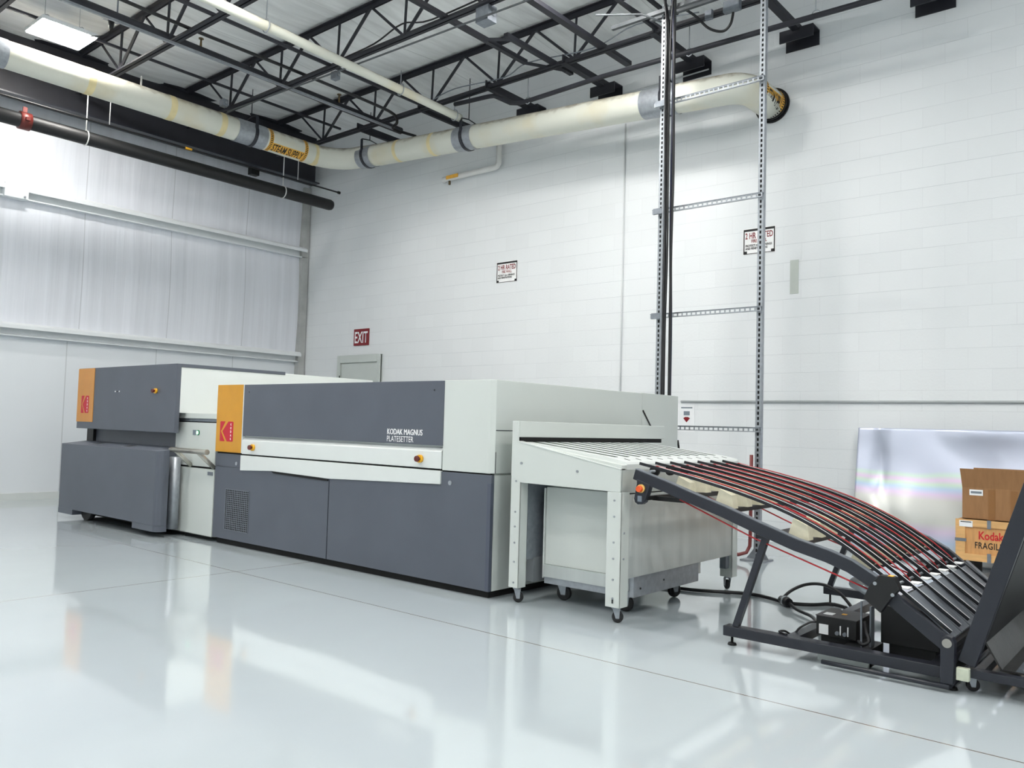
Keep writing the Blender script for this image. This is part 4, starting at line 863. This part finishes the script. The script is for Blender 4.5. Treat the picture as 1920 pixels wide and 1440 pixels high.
# hinge upright at the low end
m = MB(); m.prism([(-0.992, 0.04), (-0.935, 0.04), (-0.928, 0.235), (-0.94, 0.26), (-0.965, 0.268), (-0.99, 0.25)], 'y', 4.40, 4.452); m.build('hinge_upright', DKST, t, bevel=0.004)
MB().tube([(-0.960, 4.402, 0.232), (-0.960, 4.392, 0.232)], 0.021, 20).build('hinge_pin', mat('worn_pin', (160, 158, 152), 0.45, 0.4), t)
MB().tube([(-0.955, 4.42, 0.03), (-0.955, 6.0, 0.03)], 0.014, 8).build('lower_shaft', DKST, t)
MB().box(-0.985, -0.945, 4.52, 6.0, 0.19, 0.215).build('hinge_bar', BLACK, t)

# black housing and control box below the conveyor
t = thing('blower_housing', 'large black sheet metal housing low beneath the discharge tray', 'housing', (-1.2, 4.9, 0.0))
m = MB(); m.prism([(-1.36, 0.10), (-1.07, 0.10), (-1.07, 0.205), (-1.18, 0.285), (-1.36, 0.30)], 'y', 4.75, 5.6); m.build('housing_shell', BLACK, t, bevel=0.004)
MB().box(-1.33, -1.10, 4.80, 5.5, 0.0, 0.10).build('housing_base', BLACK, t)
t = thing('control_box', 'small black control box with a pale label and connectors inside the floor frame', 'control box', (-1.56, 4.78, 0.0))
MB().box(-1.672, -1.457, 4.655, 4.90, 0.105, 0.207).build('box_shell', BLACK, t, bevel=0.003)
MB().box(-1.675, -1.454, 4.652, 4.903, 0.207, 0.211).build('box_lid', mat('grey_black_lid', (62, 60, 62), 0.45), t)
MB().box(-1.66, -1.47, 4.70, 4.88, 0.0, 0.105).build('box_stand', BLACK, t)
MB().box(-1.655, -1.605, 4.651, 4.655, 0.112, 0.165).build('rating_label', PAPER, t); MB().box(-1.65, -1.60, 4.70, 4.76, 0.211, 0.2125).build('lid_label', PAPER, t)
MB().box(-1.57, -1.545, 4.76, 4.79, 0.211, 0.2125).build('lid_sticker', ESY, t)
MB().tube([(-1.60, 4.86, 0.211), (-1.60, 4.86, 0.222)], 0.006, 8).build('lid_screw', GALV, t)
for x in (-1.555, -1.515):
    MB().tube([(x, 4.655, 0.13), (x, 4.64, 0.13)], 0.011, 10).build('cable_connector', GALVD, t)
    MB().box(x+0.012, x+0.018, 4.650, 4.655, 0.12, 0.17).build('connector_label', PAPER, t)
t = thing('frame_riser', 'thin bright metal riser post with black cables between control box and housing', 'post', (-1.41, 4.62, 0.1))
MB().box(-1.42, -1.412, 4.60, 4.61, 0.06, 0.33).box(-1.385, -1.377, 4.64, 4.70, 0.06, 0.30).build('riser', GALVD, t)
MB().tube(sm([(-1.41, 4.64, 0.22), (-1.395, 4.62, 0.17), (-1.375, 4.6, 0.13), (-1.40, 4.58, 0.11), (-1.43, 4.60, 0.12)]), 0.009, 8).build('cable_loop', CABLE, t)
MB().box(-1.50, -1.36, 4.56, 4.80, 0.0, 0.09).build('riser_base', BLACK, t)
tag(MB().box(-1.62, -1.36, 4.535, 4.60, 0.0, 0.05).build('spacer_plate', STAIN), 'bright metal plate lying on the floor behind the near frame beam', 'plate')

# cables on the floor
tag(MB().tube(sm([(-3.5, 5.55, 0.014), (-3.35, 5.67, 0.014), (-2.98, 5.72, 0.014), (-2.64, 5.90, 0.014), (-2.45, 5.87, 0.014), (-2.30, 5.80, 0.014), (-2.15, 5.86, 0.014), (-2.05, 6.0, 0.014), (-1.93, 5.95, 0.014)]), 0.013, 8).build('power_cable', CABLE), 'thick black cable snaking over the floor from under the conveyor', 'cable')
t = thing('cable_plug', 'black inline plug with a steel ring lying on the floor by the frame', 'plug', (-2.28, 5.72, 0))
MB().tube([(-2.33, 5.80, 0.035), (-2.28, 5.75, 0.035), (-2.24, 5.71, 0.035)], 0.034, 14, rs=[0.026, 0.034, 0.030]).build('plug_body', CABLE, t)
MB().tube([(-2.285, 5.755, 0.035), (-2.27, 5.74, 0.035)], 0.036, 14).build('plug_ring', GALV, t)
tag(MB().tube(sm([(-2.32, 5.79, 0.04), (-2.29, 5.88, 0.09), (-2.20, 5.92, 0.14), (-2.08, 5.90, 0.16), (-1.95, 5.83, 0.14), (-1.85, 5.78, 0.07), (-1.83, 5.76, 0.03)]), 0.011, 8).build('power_cable', CABLE), 'black cable arching off the floor from the inline plug', 'cable')
tag(MB().tube(sm([(-2.24, 5.71, 0.035), (-2.14, 5.60, 0.02), (-1.98, 5.45, 0.02), (-1.85, 5.2, 0.02), (-1.75, 5.0, 0.10), (-1.69, 4.91, 0.16), (-1.66, 4.905, 0.17)]), 0.011, 8).build('power_cable', CABLE), 'black cable from the plug to the back of the control box', 'cable')
tag(MB().tube(sm([(-1.675, 4.66, 0.17), (-1.70, 4.64, 0.165), (-1.75, 4.62, 0.13), (-1.78, 4.60, 0.09), (-1.81, 4.56, 0.112), (-1.83, 4.53, 0.112), (-1.80, 4.50, 0.112), (-1.77, 4.49, 0.112)]), 0.006, 8).build('power_cable', CABLE), 'thin black cable draped over the near frame beam', 'cable')

# ------------------------------------------------------------------ tilted catcher rack at the right edge
t = thing('catcher_rack', 'black tilted rack on casters cut off by the right edge, with a worn metal tray', 'machine', (-0.75, 5.2, 0))
def tilt(y0, y1, x, z, x2, z2, w_, mtl, nm):
    dx, dz = x2-x, z2-z; l = math.hypot(dx, dz); nx, nz = dz/l*w_, -dx/l*w_
    return MB().prism([(x, z), (x2, z2), (x2+nx, z2+nz), (x+nx, z+nz)], 'y', y0, y1).build(nm, mtl, t, bevel=0.003)
tilt(4.45, 4.50, -0.925, 0.15, -0.44, 1.68, 0.075, DKST, 'side_arm')
for k in range(8): tilt(4.62+k*0.19, 4.66+k*0.19, -0.865, 0.19, -0.40, 1.66, 0.03, DKST, 'back_rib')
tilt(4.50, 6.1, -0.845, 0.19, -0.375, 1.66, 0.012, BLACK, 'back_panel')
tilt(6.08, 6.13, -0.925, 0.15, -0.44, 1.68, 0.075, DKST, 'side_arm')
RUST = mat('rusty_tray_steel', (62, 62, 62), 0.42, 0.3, var=0.5, scale=5, stretch=(1.5, 0.8, 1), bump=0.15, bscale=90)
MB().box(-0.76, 0.20, 4.52, 6.0, 0.119, 0.127).build('floor_tray', RUST, t)
for k in range(6):
    MB().prism([(-0.70+k*0.15, 0.127), (-0.66+k*0.15, 0.127), (-0.67+k*0.15, 0.140), (-0.69+k*0.15, 0.140)], 'y', 4.53, 5.97).build('tray_rib', TRAY, t)
MB().prism([(-0.86, 0.30), (-0.76, 0.127), (-0.752, 0.127), (-0.852, 0.305)], 'y', 4.52, 6.0).build('side_sheet', RUST, t)
MB().prism([(-0.845, 0.20), (-0.55, 0.13), (-0.62, 0.62)], 'y', 5.985, 5.995).build('gusset', RUST, t)
MB().box(-0.885, 0.25, 4.45, 4.50, 0.078, 0.118).build('floor_beam', DKST, t, bevel=0.003)
MB().box(-0.885, 0.25, 6.05, 6.10, 0.078, 0.118).build('floor_beam', DKST, t, bevel=0.003)
MB().box(-0.86, -0.82, 4.5, 6.05, 0.08, 0.118).build('tray_frame', DKST, t)
MB().box(-0.924, -0.870, 4.41, 4.447, 0.066, 0.124).build('buffer_block', mat('pale_green_block', (198, 204, 184), 0.6, var=0.1, scale=30), t, bevel=0.003)
caster(t, -0.885, 4.52, 0.030, 0.078, 0.022, 0.4); caster(t, -0.84, 6.0, 0.030, 0.078, 0.022, 1.2); caster(t, 0.1, 4.52, 0.030, 0.078, 0.022, 0.4); caster(t, 0.1, 6.05, 0.030, 0.078, 0.022, 0.4)

# ------------------------------------------------------------------ sheet, crate, carton
def sh(u, v):
    x = -2.795+u*1.95; z = 0.02+v*1.275; y = 8.76+0.20*v
    b = 0.05*math.exp(-((u-0.12)/0.035)**2)*math.sin(v*7)+0.022*math.sin(u*9+v*3)*(1-v)+0.045*math.exp(-(((u-0.27)/0.10)**2+((v-0.38)/0.2)**2))+0.04*math.exp(-(((u-0.62)/0.16)**2+((v-0.98)/0.09)**2))
    return (x, y-b, z)
tag(grid('metal_sheet', FOIL, sh, 90, 60, Vector((0, 0.004, 0))), 'large shimmering iridescent metal sheet leaning on the block wall at right', 'metal sheet')
CY = 8.2; kx = CY/8.5
t = thing('wooden_crate', 'plywood shipping crate with red and black stencilled lettering under the carton', 'crate', (-1.4, 8.4, 0))
cx0, cx1 = -1.722, -0.93; cz0, cz1 = 0.16, 0.5
cz = lambda z: 1.2+(z-1.2)*kx
cz0, cz1 = cz(0.105), cz(0.476)
MB().box(cx0+.01, cx1-.01, CY+0.012, 8.60, cz0, cz1-0.002).build('crate_box', PLY, t)
m = MB(); m.box(cx0, cx1, CY, CY+0.012, cz1-0.06, cz1); m.box(cx0, cx1, CY, CY+0.012, cz0, cz0+0.06); m.box(cx0, cx0+0.075, CY, CY+0.012, cz0+0.06, cz1-0.06); m.box(cx1-0.075, cx1, CY, CY+0.012, cz0+0.06, cz1-0.06)
m.build('crate_batten', mat('pale_pine', (216, 170, 112), 0.6, var=0.1, scale=9, stretch=(1, 1, 5)), t)
for x in (cx0+0.05, cx1-0.15): MB().box(x, x+0.09, CY+0.03, 8.58, 0.0, cz0).build('crate_skid', BLACK, t)
for q in ((-1.475, -1.445, cz1-0.07, cz1+0.004), (-1.475, -1.445, cz0-0.005, cz0+0.075), (cx0-0.004, cx0+0.085, (cz0+cz1)/2-0.015, (cz0+cz1)/2+0.012)):
    MB().box(q[0], q[1], CY-0.004, CY, q[2], q[3]).build('steel_clip', GALVD, t)
lb = MB().box(cx0+0.03, cx0+0.135, CY-0.002, CY, cz1-0.065, cz1-0.012).build('shipping_label', PAPER, t); MB().box(cx0+0.04, cx0+0.125, CY-0.003, CY-0.0021, cz1-0.026, cz1-0.018).build('label_bar', PRINTK, lb)
sub(place_text('stencil_text', 'Kodak', 0.098, mat('red_stencil', (196, 40, 44), 0.7, var=0.15, scale=60), t, FY(-1.545, CY+0.0105, cz1-0.165), 0.0025, 0.74), 'red stencilled word')
place_text('stencil_text', 'FRAGILE', 0.078, PRINTK, t, FY(-1.575, CY+0.0105, cz1-0.245), 0.001, 0.70, 'LEFT', 1.1)
t = thing('cardboard_box', 'open brown cardboard carton with raised front flap standing on the wooden crate', 'box', (-1.3, 8.4, cz1))
bx0, bx1, bz0, bz1 = -1.672, -0.98, cz1+0.004, cz(0.765)
m = MB(); m.box(bx0, bx1, CY+0.02, CY+0.025, bz0, bz1).box(bx0, bx1, 8.555, 8.56, bz0, bz1).box(bx0, bx0+0.005, CY+0.025, 8.555, bz0, bz1).box(bx1-0.005, bx1, CY+0.025, 8.555, bz0, bz1).box(bx0, bx1, CY+0.02, 8.56, bz0, bz0+0.005)
m.build('carton_walls', CARD, t)
ft = cz(0.936)
m = MB(); v = [m.bm.verts.new(p) for p in ((bx0, CY+0.02, bz1), (bx1, CY+0.02, bz1), (bx1, CY-0.02, ft), (bx0-0.012, CY-0.02, ft))]; v2 = [m.bm.verts.new(q.co+Vector((0, 0.005, 0))) for q in v]
m.bm.faces.new(v); m.bm.faces.new(v2[::-1])
for i in range(4): m.bm.faces.new((v[i], v[(i+1) % 4], v2[(i+1) % 4], v2[i]))
m.build('front_flap', CARD, t)
m = MB(); v = [m.bm.verts.new(p) for p in ((bx0, 8.56, bz1), (bx1, 8.56, bz1), (bx1, 8.585, ft), (bx0+0.02, 8.585, ft))]; v2 = [m.bm.verts.new(q.co+Vector((0, 0.005, 0))) for q in v]
m.bm.faces.new(v); m.bm.faces.new(v2[::-1])
for i in range(4): m.bm.faces.new((v[i], v[(i+1) % 4], v2[(i+1) % 4], v2[i]))
m.build('rear_flap', CARD, t)
for x in (-1.47, -1.30): MB().box(x, x+0.055, CY+0.0185, CY+0.0198, bz0, bz1-0.01).build('tape_strip', CARDT, t)
MB().box(-1.615, -1.51, CY+0.018, CY+0.0198, bz1-0.066, bz1-0.016).build('shipping_label', PAPER, t)
MB().box(-1.605, -1.52, CY+0.0172, CY+0.0179, bz1-0.050, bz1-0.030).build('label_bar', GREYP, t)
